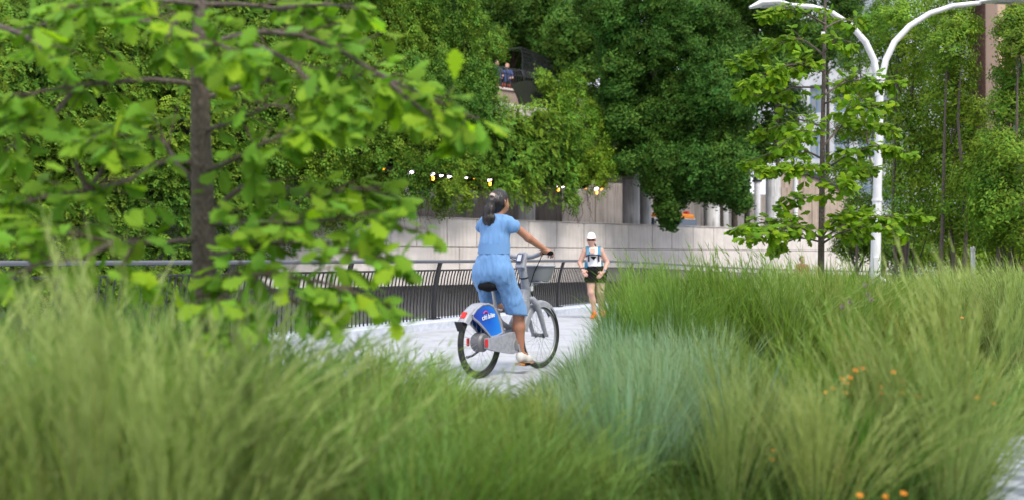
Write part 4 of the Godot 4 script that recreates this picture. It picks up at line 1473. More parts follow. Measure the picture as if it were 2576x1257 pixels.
	for k in heroes:
		var o := MeshInstance3D.new()
		o.name = numbered("grass_tussock")
		o.mesh = kinds[k[4]][0][rng.randi_range(0, kinds[k[4]][0].size() - 1)]
		var m: StandardMaterial3D = M.grass.duplicate()
		var c: Color = kinds[k[4]][1]
		if k[6].begins_with("deep"):
			c = Color(0.150, 0.300, 0.070)
		m.albedo_color = c.linear_to_srgb()
		o.material_override = m
		add_child(o)
		var base := at(k[0], 0, k[1])
		o.transform = Transform3D(Basis(Vector3.UP, r(-0.5, 0.5)).scaled(Vector3(k[3], k[2], k[3])), Vector3(base.x, -0.01, base.z))
		tag(o, k[6], "grass", k[6].replace("tussock", "tussocks"))
	print("tufts ", places["meadow_grass"][0].size(), " ", places["tall_grass"][0].size(), " ", places["straw_grass"][0].size(), " ", places["blue_grass"][0].size())

func build_flowers() -> void:
	var stem := Shape.new()
	stem.tube([Vector3.ZERO, Vector3(0.01, 0.3, 0.0), Vector3(0.03, 0.6, 0.01)], [0.0035, 0.003, 0.002], 5, false)
	var stem_mesh := stem.mesh(mat(0.08, 0.16, 0.03, 0.6))
	var petal := Shape.new()
	leaflet(petal, Vector3(0, 0, 0), Vector3(1, 0.25, 0).normalized(), Vector3.UP, 0.015, 0.0045)
	var petal_mesh := petal.mesh(mat(0.85, 0.30, 0.01, 0.6))
	var eye := Shape.new()
	eye.lathe(Vector3.ZERO, Vector3.UP, [[0.006, 0.0], [0.005, 0.004], [0.0, 0.006]], 8)
	var eye_mesh := eye.mesh(mat(0.35, 0.12, 0.01, 0.7))
	for k in [[2134, 930, 4.7], [2100, 952, 4.7], [2112, 962, 4.7], [2078, 975, 4.7], [2108, 985, 4.7], [2120, 948, 4.7], [2062, 986, 4.7], [2230, 935, 4.7], [2250, 958, 4.7], [2196, 972, 4.7], [2200, 988, 4.7], [2252, 985, 4.7], [2290, 995, 4.7], [2440, 998, 4.7], [2476, 1012, 4.7], [1928, 1132, 4.5], [1922, 1152, 4.4], [2140, 1243, 3.9], [2206, 1247, 3.9], [2250, 1238, 3.9], [2410, 798, 8.0], [2150, 925, 4.7]]:
		var head := at(k[0], k[1], k[2])
		var base := Vector3(head.x, 0, head.z)
		var o := thing("orange_flower", "small orange flower on a thin stem among the feathery grass", "flower", base, "orange flowers in the grass")
		var s := part(o, "stem", stem_mesh)
		s.scale = Vector3(1, head.y / 0.6, 1)
		for i in 7:
			var p := part(o, "petal", petal_mesh)
			p.transform = Transform3D(Basis(Vector3(1, 0, 0), 0.5) * Basis(Vector3.UP, TAU * i / 7.0), Vector3(0.03, head.y, 0.01))
		var e := part(o, "flower_eye", eye_mesh)
		e.transform = Transform3D(Basis(Vector3(1, 0, 0), 0.5), Vector3(0.03, head.y, 0.01))
	var puff := Shape.new()
	for i in 40:
		var a := somewhere()
		leaflet(puff, a * 0.006, a, somewhere(), 0.022, 0.003)
	var puff_mesh := puff.mesh(mat(0.20, 0.13, 0.15, 0.8))
	for k in [[2168, 716, 8.6], [2175, 738, 8.6], [2110, 770, 8.6], [2182, 752, 8.5], [2128, 758, 8.7]]:
		var head := at(k[0], k[1], k[2])
		var o := thing("seed_flower", "dull purple seed head on a stalk above the tall grass", "flower", Vector3(head.x, 0, head.z), "purple seed heads in the tall grass")
		var s := part(o, "stem", stem_mesh)
		s.scale = Vector3(1, head.y / 0.6, 1)
		part(o, "seed_head", puff_mesh).position = Vector3(0.03, head.y, 0.01)

# ---------------------------------------------------------------- lamp post and small things

func build_lamp() -> void:
	var d := 19.0
	var foot := at(2199, 0, d)
	foot.y = -0.03
	var o := thing("street_lamp", "white double-armed street lamp with curved arms above the grass", "lamp", foot)
	var s := Shape.new(foot)
	# pole with shallow flutes
	var rows := []
	for i in 9:
		var f := i / 8.0
		var c := foot.lerp(at(2217, 205, d), f)
		var rad := lerpf(0.10, 0.062, f)
		var ring := []
		for k in 24:
			var a := TAU * k / 24
			var w := rad * (1.0 if k % 3 else 0.86)
			ring.append(s.p(c + Vector3(cos(a), 0, sin(a)) * w, Vector3(cos(a), 0, sin(a))))
		rows.append(ring)
	for i in 8:
		for k in 24:
			s.q(rows[i][k], rows[i][(k + 1) % 24], rows[i + 1][(k + 1) % 24], rows[i + 1][k])
	part(o, "pole", s.mesh(), M.white_paint)
	s = Shape.new(foot)
	s.lathe(foot, Vector3.UP, [[0.19, 0.0], [0.19, 0.05], [0.15, 0.09], [0.115, 0.3], [0.105, 0.32]], 20)
	part(o, "base", s.mesh(), M.white_paint)
	for side in [[[[2211, 240, 0.055], [2209, 195, 0.062], [2201, 150, 0.062], [2180, 105, 0.06], [2143, 63, 0.057], [2096, 32, 0.054], [2045, 16, 0.05], [1990, 12, 0.045]], [[1998, 14], [1960, 6], [1915, 8], [1888, 18]]], [[[2219, 240, 0.055], [2221, 195, 0.062], [2231, 150, 0.062], [2253, 105, 0.06], [2292, 64, 0.057], [2342, 33, 0.054], [2400, 14, 0.05], [2470, 6, 0.045]], [[2466, 4], [2500, -2], [2560, -4], [2600, 4]]]]:
		var pts := []
		var rad := []
		for k in side[0]:
			pts.append(at(k[0], k[1], d))
			rad.append(k[2] * 0.95)
		s = Shape.new(foot)
		s.tube(pts, rad, 14)
		part(o, "arm", s.mesh(), M.white_paint)
		s = Shape.new(foot)
		pts = []
		for k in side[1]:
			pts.append(at(k[0], k[1], d))
		s.tube(pts, [0.06, 0.15, 0.15, 0.05], 16, true, Vector3(1, 0.42, 1))
		var head := part(o, "lamp_head", s.mesh(), M.white_paint)
		s = Shape.new(foot)
		var lens: Vector3 = (pts[1] + pts[2]) / 2 + Vector3(0, -0.062, 0)
		s.bx(lens, Vector3(0.3, 0.02, 0.17), 0.008)
		part(head, "lens", s.mesh(), mat(0.35, 0.36, 0.38, 0.25))
	for k in [0.02, 0.5, 0.96]:
		s = Shape.new(foot)
		var c := foot.lerp(at(2217, 205, d), k)
		s.lathe(c, Vector3.UP, [[lerpf(0.11, 0.072, k), 0.0], [lerpf(0.112, 0.075, k), 0.012], [lerpf(0.112, 0.075, k), 0.04], [lerpf(0.11, 0.072, k), 0.052]], 20)
		part(o, "collar", s.mesh(), M.white_paint)
	s = Shape.new(foot)
	s.bx(foot + Vector3(0.012, 1.05, 0.092), Vector3(0.09, 0.26, 0.02), 0.008)
	part(o, "access_hatch", s.mesh(), mat(0.55, 0.55, 0.57, 0.5))
	var g := thing("ground_spotlight", "small white spotlight on the ground beside the lamp pole", "spotlight", at(2226, 706, 18.6))
	s = Shape.new()
	s.tube([Vector3(-0.10, 0.07, 0), Vector3(-0.02, 0.0, 0), Vector3(0.07, -0.05, 0)], [0.035, 0.05, 0.06], 12)
	part(g, "housing", s.mesh(), M.white_paint)
	s = Shape.new()
	s.tube([Vector3(0, 0, 0), Vector3(0.0, -0.72, 0)], [0.016, 0.016], 8)
	part(g, "stake", s.mesh(), M.white_paint)
	s = Shape.new()
	s.tube([Vector3(-0.10, 0.07, 0), Vector3(-0.104, 0.073, 0)], [0.03, 0.03], 12)
	part(g, "lens", s.mesh(), M.glass)
	# small white bollard lamp further off
	var b := thing("bollard_light", "slim white bollard between the low shrubs", "bollard", Vector3(at(2449, 0, 21).x, -0.1, -21))
	s = Shape.new()
	s.tube([Vector3(0, 0, 0), Vector3(0, 0.9, 0), Vector3(0, 1.38, 0)], [0.05, 0.045, 0.04], 12)
	part(b, "post", s.mesh(), M.white_paint)
	s = Shape.new()
	s.lathe(Vector3(0, 1.38, 0), Vector3.UP, [[0.05, 0.0], [0.055, 0.05], [0.0, 0.08]], 12)
	part(b, "cap", s.mesh(), M.white_paint)

# ---------------------------------------------------------------- bodies: tapered limbs joined smoothly and meshed as one surface

# a limb is [from, to, radius, radius, blend, squeeze front to back]
func flesh(out: Shape, limbs: Array, cell: float, cuts := [], wrinkle := 0.0, wave := Vector3(14, 14, 14)) -> void:
	var lo := Vector3(1e9, 1e9, 1e9)
	var hi := -lo
	for b in limbs:
		var m: float = maxf(b[2], b[3]) * maxf(1.0, b[5]) + b[4] * 0.5
		for e in 2:
			var p: Vector3 = b[e]
			lo = lo.min(p - Vector3(m, m, m))
			hi = hi.max(p + Vector3(m, m, m))
	lo -= Vector3.ONE * cell * 3.0
	hi += Vector3.ONE * cell * 3.0
	var nx := int(ceil((hi.x - lo.x) / cell)) + 1
	var ny := int(ceil((hi.y - lo.y) / cell)) + 1
	var nz := int(ceil((hi.z - lo.z) / cell)) + 1
	var f := PackedFloat32Array()
	f.resize(nx * ny * nz)
	f.fill(1.0)
	for b in limbs:
		var a: Vector3 = b[0]
		var ba: Vector3 = b[1] - a
		var bb := maxf(ba.length_squared(), 1e-9)
		var ra: float = b[2]
		var rb: float = b[3]
		var kk: float = maxf(b[4], 0.0001)
		var sz: float = b[5]
		var m := maxf(ra, rb) * maxf(1.0, sz) + kk + cell * 2.5
		var p0: Vector3 = (a.min(b[1]) - Vector3(m, m, m) - lo) / cell
		var p1: Vector3 = (a.max(b[1]) + Vector3(m, m, m) - lo) / cell
		for z in range(maxi(0, int(p0.z)), mini(nz, int(p1.z) + 2)):
			for y in range(maxi(0, int(p0.y)), mini(ny, int(p1.y) + 2)):
				var row := nx * (y + ny * z)
				for x in range(maxi(0, int(p0.x)), mini(nx, int(p1.x) + 2)):
					var pa := lo + Vector3(x, y, z) * cell - a
					var h := clampf(pa.dot(ba) / bb, 0.0, 1.0)
					var dv := pa - ba * h
					dv.z /= sz
					var d := dv.length() - lerpf(ra, rb, h)
					var g := f[row + x]
					var w := maxf(kk - absf(g - d), 0.0) / kk
					f[row + x] = minf(g, d) - w * w * kk * 0.25
	var nn := FastNoiseLite.new()
	nn.seed = 5
	nn.frequency = 1.0
	nn.fractal_octaves = 2
	if cuts or wrinkle > 0.0:
		for z in nz:
			for y in ny:
				var row := nx * (y + ny * z)
				for x in nx:
					var g := f[row + x]
					if g > 0.2:
						continue
					var p := lo + Vector3(x, y, z) * cell
					if wrinkle > 0.0 and absf(g) < cell * 5.0:
						g += wrinkle * nn.get_noise_3d(p.x * wave.x, p.y * wave.y, p.z * wave.z)
					for c in cuts:
						g = maxf(g, (p - c[0]).dot(c[1]))
					f[row + x] = g
	var id := PackedInt32Array()
	id.resize(nx * ny * nz)
	id.fill(-1)
	var dx := 1
	var dy := nx
	var dz := nx * ny
	var corner := [0, dx, dy, dx + dy, dz, dx + dz, dy + dz, dx + dy + dz]
	var place := [Vector3(0, 0, 0), Vector3(1, 0, 0), Vector3(0, 1, 0), Vector3(1, 1, 0), Vector3(0, 0, 1), Vector3(1, 0, 1), Vector3(0, 1, 1), Vector3(1, 1, 1)]
	var edges := [[0, 1], [2, 3], [4, 5], [6, 7], [0, 2], [1, 3], [4, 6], [5, 7], [0, 4], [1, 5], [2, 6], [3, 7]]
	var reach := cell * 4.0
	for z in range(1, nz - 2):
		for y in range(1, ny - 2):
			for x in range(1, nx - 2):
				var i := x + dy * y + dz * z
				if absf(f[i]) > reach:
					continue
				var neg := 0
				for k in 8:
					if f[i + corner[k]] < 0.0:
						neg += 1
				if neg == 0 or neg == 8:
					continue
				var sum := Vector3.ZERO
				var cnt := 0
				for e in edges:
					var a := f[i + corner[e[0]]]
					var b := f[i + corner[e[1]]]
					if (a < 0.0) != (b < 0.0):
						sum += (place[e[0]] as Vector3).lerp(place[e[1]], a / (a - b))
						cnt += 1
				var g := Vector3.ZERO
				for k in 8:
					g += ((place[k] as Vector3) * 2.0 - Vector3.ONE) * f[i + corner[k]]
				# a wider gradient keeps the surface smooth
				g += Vector3(f[i + dx + dx] - f[i - dx], f[i + dy + dy] - f[i - dy], f[i + dz + dz] - f[i - dz])
				id[i] = out.p(lo + (Vector3(x, y, z) + sum / cnt) * cell, g.normalized())
	for z in range(1, nz - 2):
		for y in range(1, ny - 2):
			for x in range(1, nx - 2):
				var i := x + dy * y + dz * z
				var a := f[i]
				if absf(a) > reach:
					continue
				for ax in 3:
					var step: int = [dx, dy, dz][ax]
					if (a < 0.0) == (f[i + step] < 0.0):
						continue
					var s1: int = [dy, dz, dx][ax]
					var s2: int = [dz, dx, dy][ax]
					var q0 := id[i]
					var q1 := id[i - s1]
					var q2 := id[i - s1 - s2]
					var q3 := id[i - s2]
					if q0 < 0 or q1 < 0 or q2 < 0 or q3 < 0:
						continue
					out.q(q0, q1, q2, q3)

func limb(a: Vector3, b: Vector3, ra: float, rb: float, k := 0.03, sz := 1.0) -> Array:
	return [a, b, ra, rb, k, sz]

# four fingers and a thumb; side: the direction from the little finger to the forefinger; curl bends the fingers towards palm
func fingers(palm: Vector3, along: Vector3, side: Vector3, down: Vector3, curl: float, thumb: float) -> Array:
	var out := []
	for i in 4:
		var base := palm + side * (0.028 - i * 0.019) + along * (0.035 if i in [1, 2] else 0.03)
		var long: float = [0.9, 1.0, 0.95, 0.75][i]
		var p := base
		for j in 3:
			var a := curl * (j + 0.6)
			var q: Vector3 = p + (along * cos(a) + down * sin(a)) * [0.036, 0.026, 0.02][j] * long
			out.append(limb(p, q, 0.0088 - j * 0.0008, 0.0082 - j * 0.0008, 0.004))
			p = q
	var t0 := palm + side * 0.03 - along * 0.035
	var t1 := t0 + (side * 0.7 + along * 0.6 + down * 0.35).normalized() * 0.04
	var t2 := t1 + (along * 0.8 + down * thumb).normalized() * 0.032
	out.append(limb(t0, t1, 0.0115, 0.0105, 0.008))
	out.append(limb(t1, t2, 0.0105, 0.0085, 0.004))
	return out

func L(rr: float, h: float, f: float) -> Vector3:
	return Vector3(rr, h, -f)

func build_cyclist(org: Vector3, yaw: float) -> void:
	var o := thing("person", "cyclist in a belted light blue dress with a dark ponytail, riding away", "person", org)
	o.rotation.y = yaw
	var skin := grained(mat(1, 1, 1, 0.5), noise_map(0.05, 3, Color(0.36, 0.165, 0.095), Color(0.43, 0.205, 0.125), 256, 91), Vector3(6, 6, 6))
	skin.uv1_world_triplanar = false
	skin.subsurf_scatter_enabled = true
	skin.subsurf_scatter_strength = 0.1
	var denim := grained(mat(1, 1, 1, 0.85), noise_map(0.09, 4, Color(0.125, 0.265, 0.51), Color(0.138, 0.288, 0.54), 512, 92), Vector3(3, 3, 3))
	denim.uv1_world_triplanar = false
	denim.rim_enabled = true
	denim.rim = 0.3
	denim.rim_tint = 0.6
	var s := Shape.new()
	var turn := Basis(Vector3.UP, deg_to_rad(-14))
	var face := func(p: Vector3) -> Vector3: return L(0, 1.64, 0.33) + turn * (p - L(0, 1.64, 0.33))
	var body := [
		limb(L(-0.07, 1.01, 0.22), L(0.07, 1.01, 0.22), 0.088, 0.088, 0.04), limb(L(0, 1.0, 0.225), L(0, 1.38, 0.275), 0.105, 0.115, 0.04, 0.75),
		limb(L(-0.13, 1.45, 0.28), L(0.13, 1.45, 0.28), 0.048, 0.048, 0.04), limb(L(0, 1.45, 0.285), L(0, 1.60, 0.32), 0.052, 0.048, 0.04),
		limb(L(0, 1.655, 0.325), L(0, 1.685, 0.33), 0.08, 0.08, 0.03, 1.15), limb(face.call(L(0, 1.585, 0.365)), face.call(L(0, 1.62, 0.38)), 0.046, 0.056, 0.04),
		limb(face.call(L(0, 1.655, 0.42)), face.call(L(0, 1.625, 0.437)), 0.008, 0.016, 0.015), limb(face.call(L(-0.02, 1.59, 0.42)), face.call(L(0.02, 1.59, 0.42)), 0.01, 0.01, 0.012),
		limb(face.call(L(0.082, 1.635, 0.32)), face.call(L(0.088, 1.67, 0.315)), 0.014, 0.018, 0.01), limb(face.call(L(-0.082, 1.635, 0.32)), face.call(L(-0.088, 1.67, 0.315)), 0.014, 0.018, 0.01),
		limb(L(0.165, 1.455, 0.285), L(0.255, 1.315, 0.45), 0.040, 0.038, 0.02), limb(L(0.255, 1.315, 0.45), L(0.325, 1.205, 0.635), 0.040, 0.027, 0.02),
		limb(L(-0.165, 1.455, 0.285), L(-0.255, 1.315, 0.45), 0.040, 0.038, 0.02), limb(L(-0.255, 1.315, 0.45), L(-0.325, 1.205, 0.635), 0.040, 0.027, 0.02),
		limb(L(0.09, 0.97, 0.26), L(0.13, 0.61, 0.475), 0.066, 0.06, 0.04), limb(L(0.13, 0.61, 0.475), L(0.125, 0.46, 0.485), 0.056, 0.058, 0.03), limb(L(0.125, 0.46, 0.48), L(0.12, 0.20, 0.53), 0.057, 0.034, 0.03),
		limb(L(-0.09, 0.97, 0.26), L(-0.13, 0.80, 0.63), 0.066, 0.06, 0.04), limb(L(-0.13, 0.80, 0.63), L(-0.125, 0.66, 0.50), 0.056, 0.055, 0.03), limb(L(-0.125, 0.66, 0.5), L(-0.12, 0.50, 0.38), 0.054, 0.034, 0.03),
		limb(L(0.12, 0.20, 0.53), L(0.125, 0.165, 0.62), 0.034, 0.028, 0.02), limb(L(-0.12, 0.50, 0.38), L(-0.125, 0.47, 0.47), 0.034, 0.028, 0.02),
	]
	flesh(s, body, 0.011)
	for side in [1.0, -1.0]:
		var palm := L(0.335 * side, 1.188, 0.665)
		var hand := [limb(L(0.325 * side, 1.205, 0.63), palm, 0.026, 0.024, 0.02), limb(palm + Vector3(0.028 * side, 0.002, 0), palm - Vector3(0.028 * side, 0, 0), 0.018, 0.02, 0.02)]
		hand.append_array(fingers(palm, L(0.15 * side, -0.05, 0.98).normalized(), Vector3(-side, 0, 0.1).normalized(), Vector3(0, -1, 0), 0.75, 0.7))
		flesh(s, hand, 0.004)
	part(o, "body", s.mesh(), skin)
	# dress: bodice with cap sleeves, skirt over both thighs
	s = Shape.new()
	var dress := [
		limb(L(0, 1.22, 0.24), L(0, 1.40, 0.27), 0.142, 0.154, 0.05, 0.75), limb(L(-0.125, 1.45, 0.275), L(0.125, 1.45, 0.275), 0.075, 0.075, 0.05),
		limb(L(0.12, 1.462, 0.28), L(0.185, 1.425, 0.305), 0.062, 0.066, 0.02), limb(L(-0.12, 1.462, 0.28), L(-0.185, 1.425, 0.305), 0.062, 0.066, 0.02),
		limb(L(0.0, 1.49, 0.27), L(0, 1.525, 0.285), 0.072, 0.064, 0.04),
		limb(L(0, 1.12, 0.23), L(0, 1.24, 0.245), 0.160, 0.142, 0.05, 0.78),
		limb(L(-0.082, 1.015, 0.21), L(0.082, 1.015, 0.21), 0.122, 0.122, 0.06, 0.9), limb(L(-0.09, 0.975, 0.215), L(0.09, 0.975, 0.215), 0.106, 0.106, 0.05),
		limb(L(0.095, 0.955, 0.26), L(0.13, 0.60, 0.46), 0.102, 0.088, 0.05), limb(L(0.12, 0.70, 0.39), L(0.132, 0.55, 0.455), 0.09, 0.092, 0.05),
		limb(L(-0.10, 0.955, 0.25), L(-0.14, 0.80, 0.58), 0.118, 0.10, 0.05), limb(L(-0.11, 0.92, 0.24), L(-0.15, 0.74, 0.32), 0.095, 0.062, 0.05), limb(L(-0.12, 0.80, 0.40), L(-0.13, 0.69, 0.52), 0.09, 0.06, 0.05),
	]
	flesh(s, dress, 0.0095, [[L(0, 0.572, 0.46), Vector3(0, -1, 0.12).normalized()], [L(0, 1.535, 0.28), Vector3(0, 1, -0.2).normalized()]], 0.015, Vector3(22, 4.5, 22))
	part(o, "dress", s.mesh(), denim)
	# belt band
	s = Shape.new()
	var rows := []
	for i in 7:
		var h := 1.165 + i * 0.0145
		var row := []
		for k in 40:
			var a := TAU * k / 40
			var swell := 1.0 + 0.012 * sin(i * 1.9 + k * 0.4) + (0.02 if i in [1, 4] else 0.0)
			var c := L(0, h, 0.236 + (h - 1.165) * 0.1)
			row.append(s.p(c + Vector3(cos(a) * 0.165, 0, sin(a) * 0.130) * swell, Vector3(cos(a), 0, sin(a) * 1.2).normalized()))
		rows.append(row)
	for i in 6:
		for k in 40:
			s.q(rows[i][k], rows[i][(k + 1) % 40], rows[i + 1][(k + 1) % 40], rows[i + 1][k])
	part(o, "belt", s.mesh(), denim)
	# hair: cap, ponytail, tie
	var dark := mat(0.014, 0.010, 0.010, 0.42)
	s = Shape.new()
	flesh(s, [limb(L(0, 1.665, 0.30), L(0, 1.70, 0.325), 0.092, 0.088, 0.03, 1.1), limb(L(0.0, 1.61, 0.27), L(0, 1.66, 0.26), 0.055, 0.07, 0.04),
		limb(L(0, 1.705, 0.235), L(0, 1.665, 0.195), 0.032, 0.038, 0.02), limb(L(0, 1.665, 0.195), L(-0.012, 1.58, 0.175), 0.036, 0.05, 0.02), limb(L(-0.012, 1.58, 0.175), L(-0.02, 1.50, 0.17), 0.05, 0.056, 0.02),
		limb(L(-0.035, 1.5, 0.17), L(-0.05, 1.455, 0.172), 0.04, 0.022, 0.02), limb(L(0.0, 1.5, 0.165), L(0.0, 1.445, 0.165), 0.04, 0.022, 0.02), limb(L(0.02, 1.5, 0.17), L(0.03, 1.465, 0.17), 0.035, 0.02, 0.02)],
		0.008, [[face.call(L(0, 1.64, 0.375)), turn * Vector3(0, -0.55, -1).normalized()], [L(0, 1.60, 0.31), Vector3(0, -0.35, -0.94)]], 0.010, Vector3(60, 8, 60))
	var hair := part(o, "hair", s.mesh(), dark)
	s = Shape.new()
	for i in 90:
		var a := r(0, TAU)
		var x := cos(a) * r(0.02, 0.055)
		var z := sin(a) * r(0.02, 0.055)
		var low := r(1.42, 1.52)
		s.tube([L(x * 0.4, 1.70, 0.225 + z * 0.3), L(x * 0.8, 1.64, 0.185 + z * 0.8), L(x * 1.1 - 0.012, 1.56, 0.173 + z), L(x * 1.25 - 0.018 + r(-0.012, 0.012), low, 0.17 + z)], [0.002, 0.003, 0.003, 0.001], 4, false)
	part(hair, "strands", s.mesh(), dark).set_meta("kind", "stuff")
	s = Shape.new()
	s.tube([L(0, 1.722, 0.228), L(0, 1.70, 0.205)], [0.034, 0.034], 12)
	part(o, "hair_tie", s.mesh(), mat(0.42, 0.33, 0.27, 0.7))
	# shoes
	for k in [[0.125, 0.0, 0.0], [-0.125, 0.31, -0.14]]:
		s = Shape.new()
		var b := L(k[0], 0.135 + k[1], 0.50 + k[2])
		flesh(s, [limb(b + L(0, 0.02, 0.01), b + L(0, 0.005, 0.14), 0.042, 0.036, 0.03), limb(b + L(0, 0.0, 0.12), b + L(0.004, -0.006, 0.2), 0.038, 0.026, 0.03), limb(b + L(0, 0.045, 0.01), b + L(0, 0.03, 0.06), 0.04, 0.036, 0.02)], 0.007)
		var shoe := part(o, "shoe", s.mesh(), mat(0.62, 0.60, 0.57, 0.7))
		s = Shape.new()
		s.plate([b + L(-0.035, -0.038, -0.03), b + L(-0.042, -0.038, 0.12), b + L(-0.02, -0.034, 0.228), b + L(0.022, -0.034, 0.228), b + L(0.042, -0.038, 0.12), b + L(0.035, -0.038, -0.03)], Vector3.UP, 0.022)
		part(shoe, "sole", s.mesh(), mat(0.40, 0.25, 0.15, 0.8))

func build_runner() -> void:
	var org := at(1505, 800, 19.7)
	var o := thing("person", "runner in white cap, black shorts and orange shoes coming along the path", "person", org)
	var skin := mat(0.56, 0.33, 0.255, 0.5)
	skin.subsurf_scatter_enabled = true
	skin.subsurf_scatter_strength = 0.1
	var s := Shape.new()
	var hip := Vector3(-0.045, 0.87, 0.0)
	var torso := [
		limb(Vector3(-0.115, 0.86, 0), Vector3(0.03, 0.86, 0), 0.115, 0.115, 0.05, 0.9), limb(hip + Vector3(0, 0.03, 0), Vector3(-0.095, 1.18, 0.0), 0.122, 0.135, 0.05, 0.78),
		limb(Vector3(-0.235, 1.265, 0), Vector3(0.035, 1.27, 0), 0.05, 0.05, 0.06),
	]
	var body := torso.duplicate()
	body.append_array([
		limb(Vector3(-0.115, 1.27, 0.0), Vector3(-0.125, 1.38, 0.02), 0.055, 0.05, 0.04), limb(Vector3(-0.13, 1.45, 0.02), Vector3(-0.13, 1.49, 0.015), 0.077, 0.075, 0.03, 1.15),
		limb(Vector3(-0.137, 1.39, 0.05), Vector3(-0.135, 1.42, 0.055), 0.045, 0.055, 0.035), limb(Vector3(-0.145, 1.45, 0.105), Vector3(-0.147, 1.425, 0.118), 0.009, 0.014, 0.012),
		limb(Vector3(-0.16, 1.392, 0.098), Vector3(-0.125, 1.392, 0.10), 0.009, 0.009, 0.01), limb(Vector3(-0.205, 1.44, 0.02), Vector3(-0.208, 1.465, 0.015), 0.012, 0.015, 0.01), limb(Vector3(-0.052, 1.44, 0.02), Vector3(-0.05, 1.465, 0.015), 0.012, 0.015, 0.01),
		limb(Vector3(-0.25, 1.255, 0), Vector3(-0.345, 1.04, -0.02), 0.055, 0.042, 0.03), limb(Vector3(-0.345, 1.04, -0.02), Vector3(-0.305, 0.91, 0.11), 0.043, 0.028, 0.02),
		limb(Vector3(0.05, 1.26, 0), Vector3(0.17, 1.05, -0.03), 0.058, 0.045, 0.03), limb(Vector3(0.17, 1.05, -0.03), Vector3(0.10, 0.885, 0.12), 0.045, 0.028, 0.02),
		limb(Vector3(-0.14, 0.85, 0), Vector3(-0.14, 0.49, 0.08), 0.098, 0.062, 0.04), limb(Vector3(-0.14, 0.49, 0.08), Vector3(-0.105, 0.34, 0.03), 0.058, 0.057, 0.03), limb(Vector3(-0.105, 0.34, 0.03), Vector3(-0.075, 0.13, 0.02), 0.055, 0.035, 0.03),
		limb(Vector3(0.045, 0.85, 0), Vector3(0.04, 0.49, 0.02), 0.10, 0.064, 0.04), limb(Vector3(0.04, 0.49, 0.02), Vector3(0.055, 0.34, -0.07), 0.06, 0.058, 0.03), limb(Vector3(0.055, 0.34, -0.07), Vector3(0.07, 0.15, -0.14), 0.056, 0.035, 0.03),
		limb(Vector3(-0.075, 0.13, 0.02), Vector3(-0.085, 0.06, 0.09), 0.034, 0.03, 0.02), limb(Vector3(0.07, 0.15, -0.14), Vector3(0.085, 0.07, -0.06), 0.034, 0.03, 0.02),
	])
	flesh(s, body, 0.012)
	for k in [[Vector3(-0.305, 0.91, 0.11), Vector3(-0.275, 0.865, 0.14), 1.0], [Vector3(0.10, 0.885, 0.12), Vector3(0.045, 0.83, 0.145), -1.0]]:
		var along: Vector3 = (k[1] - k[0]).normalized()
		var side: Vector3 = along.cross(Vector3(0, 0, 1)).normalized() * -k[2]
		var hand := [limb(k[0], k[1], 0.026, 0.024, 0.02), limb(k[1] + side * 0.026, k[1] - side * 0.026, 0.019, 0.018, 0.02)]
		hand.append_array(fingers(k[1], along, side, Vector3(0, 0, -1), 0.25, 0.4))
		flesh(s, hand, 0.0045)
	part(o, "body", s.mesh(), skin)
	# white vest top, cut low at the neck and under the arms
	s = Shape.new()
	var top := []
	for k in torso.slice(1):
		top.append([k[0], k[1], k[2] + 0.014, k[3] + 0.014, k[4], k[5]])
	flesh(s, top, 0.011, [[Vector3(0, 1.318, 0), Vector3(0, 1, 0)], [Vector3(-0.215, 1.2, 0), Vector3(-1, 0.12, 0).normalized()], [Vector3(0.03, 1.2, 0), Vector3(1, 0.12, 0).normalized()], [Vector3(0, 0.90, 0), Vector3(0, -1, 0)]], 0.008, Vector3(18, 10, 18))
	part(o, "vest_top", s.mesh(), mat(0.78, 0.77, 0.82, 0.8))
	s = Shape.new()
	s.plate([Vector3(-0.155, 1.30, 0.088), Vector3(-0.17, 1.25, 0.112), Vector3(-0.14, 1.215, 0.128), Vector3(-0.09, 1.215, 0.128), Vector3(-0.06, 1.25, 0.112), Vector3(-0.075, 1.30, 0.088)], Vector3(0, 0.35, 0.94).normalized(), 0.012)
	part(o, "neckline_skin", s.mesh(), skin)
	# running pack: blue shoulder straps, dark chest strap, pouch, side pockets
	var blue := mat(0.03, 0.22, 0.36, 0.6)
	var navy := mat(0.012, 0.014, 0.035, 0.6)
	for x in [[-0.215, -0.20, -0.19], [0.03, 0.015, 0.0]]:
		s = Shape.new()
		s.box(Vector3(x[0], 1.335, 0.0), Vector3(0.026, 0, 0), Vector3(0, 0.006, 0), Vector3(0, 0, 0.07), 0.004)
		s.box(Vector3(x[1], 1.26, 0.092), Vector3(0.026, 0, 0), Vector3(0, 0.075, -0.035), Vector3(0, 0.003, 0.006), 0.003)
		part(o, "shoulder_strap", s.mesh(), blue)
		s = Shape.new()
		s.box(Vector3(x[2], 1.13, 0.128), Vector3(0.018, 0, 0), Vector3(0, 0.07, 0.0), Vector3(0, 0, 0.006), 0.003)
		part(o, "lower_strap", s.mesh(), navy)
	s = Shape.new()
	s.tube([Vector3(-0.23, 1.165, 0.085), Vector3(-0.17, 1.185, 0.135), Vector3(-0.095, 1.19, 0.146), Vector3(-0.02, 1.185, 0.135), Vector3(0.045, 1.165, 0.085)], [0.013, 0.013, 0.013, 0.013, 0.013], 6)
	part(o, "chest_strap", s.mesh(), navy)
	s = Shape.new()
	s.plate([Vector3(-0.16, 1.165, 0.148), Vector3(-0.045, 1.165, 0.148), Vector3(-0.06, 1.135, 0.148), Vector3(-0.095, 1.095, 0.146), Vector3(-0.14, 1.135, 0.148)], Vector3(0, 0, 1), 0.02)
	part(o, "pouch", s.mesh(), M.black)
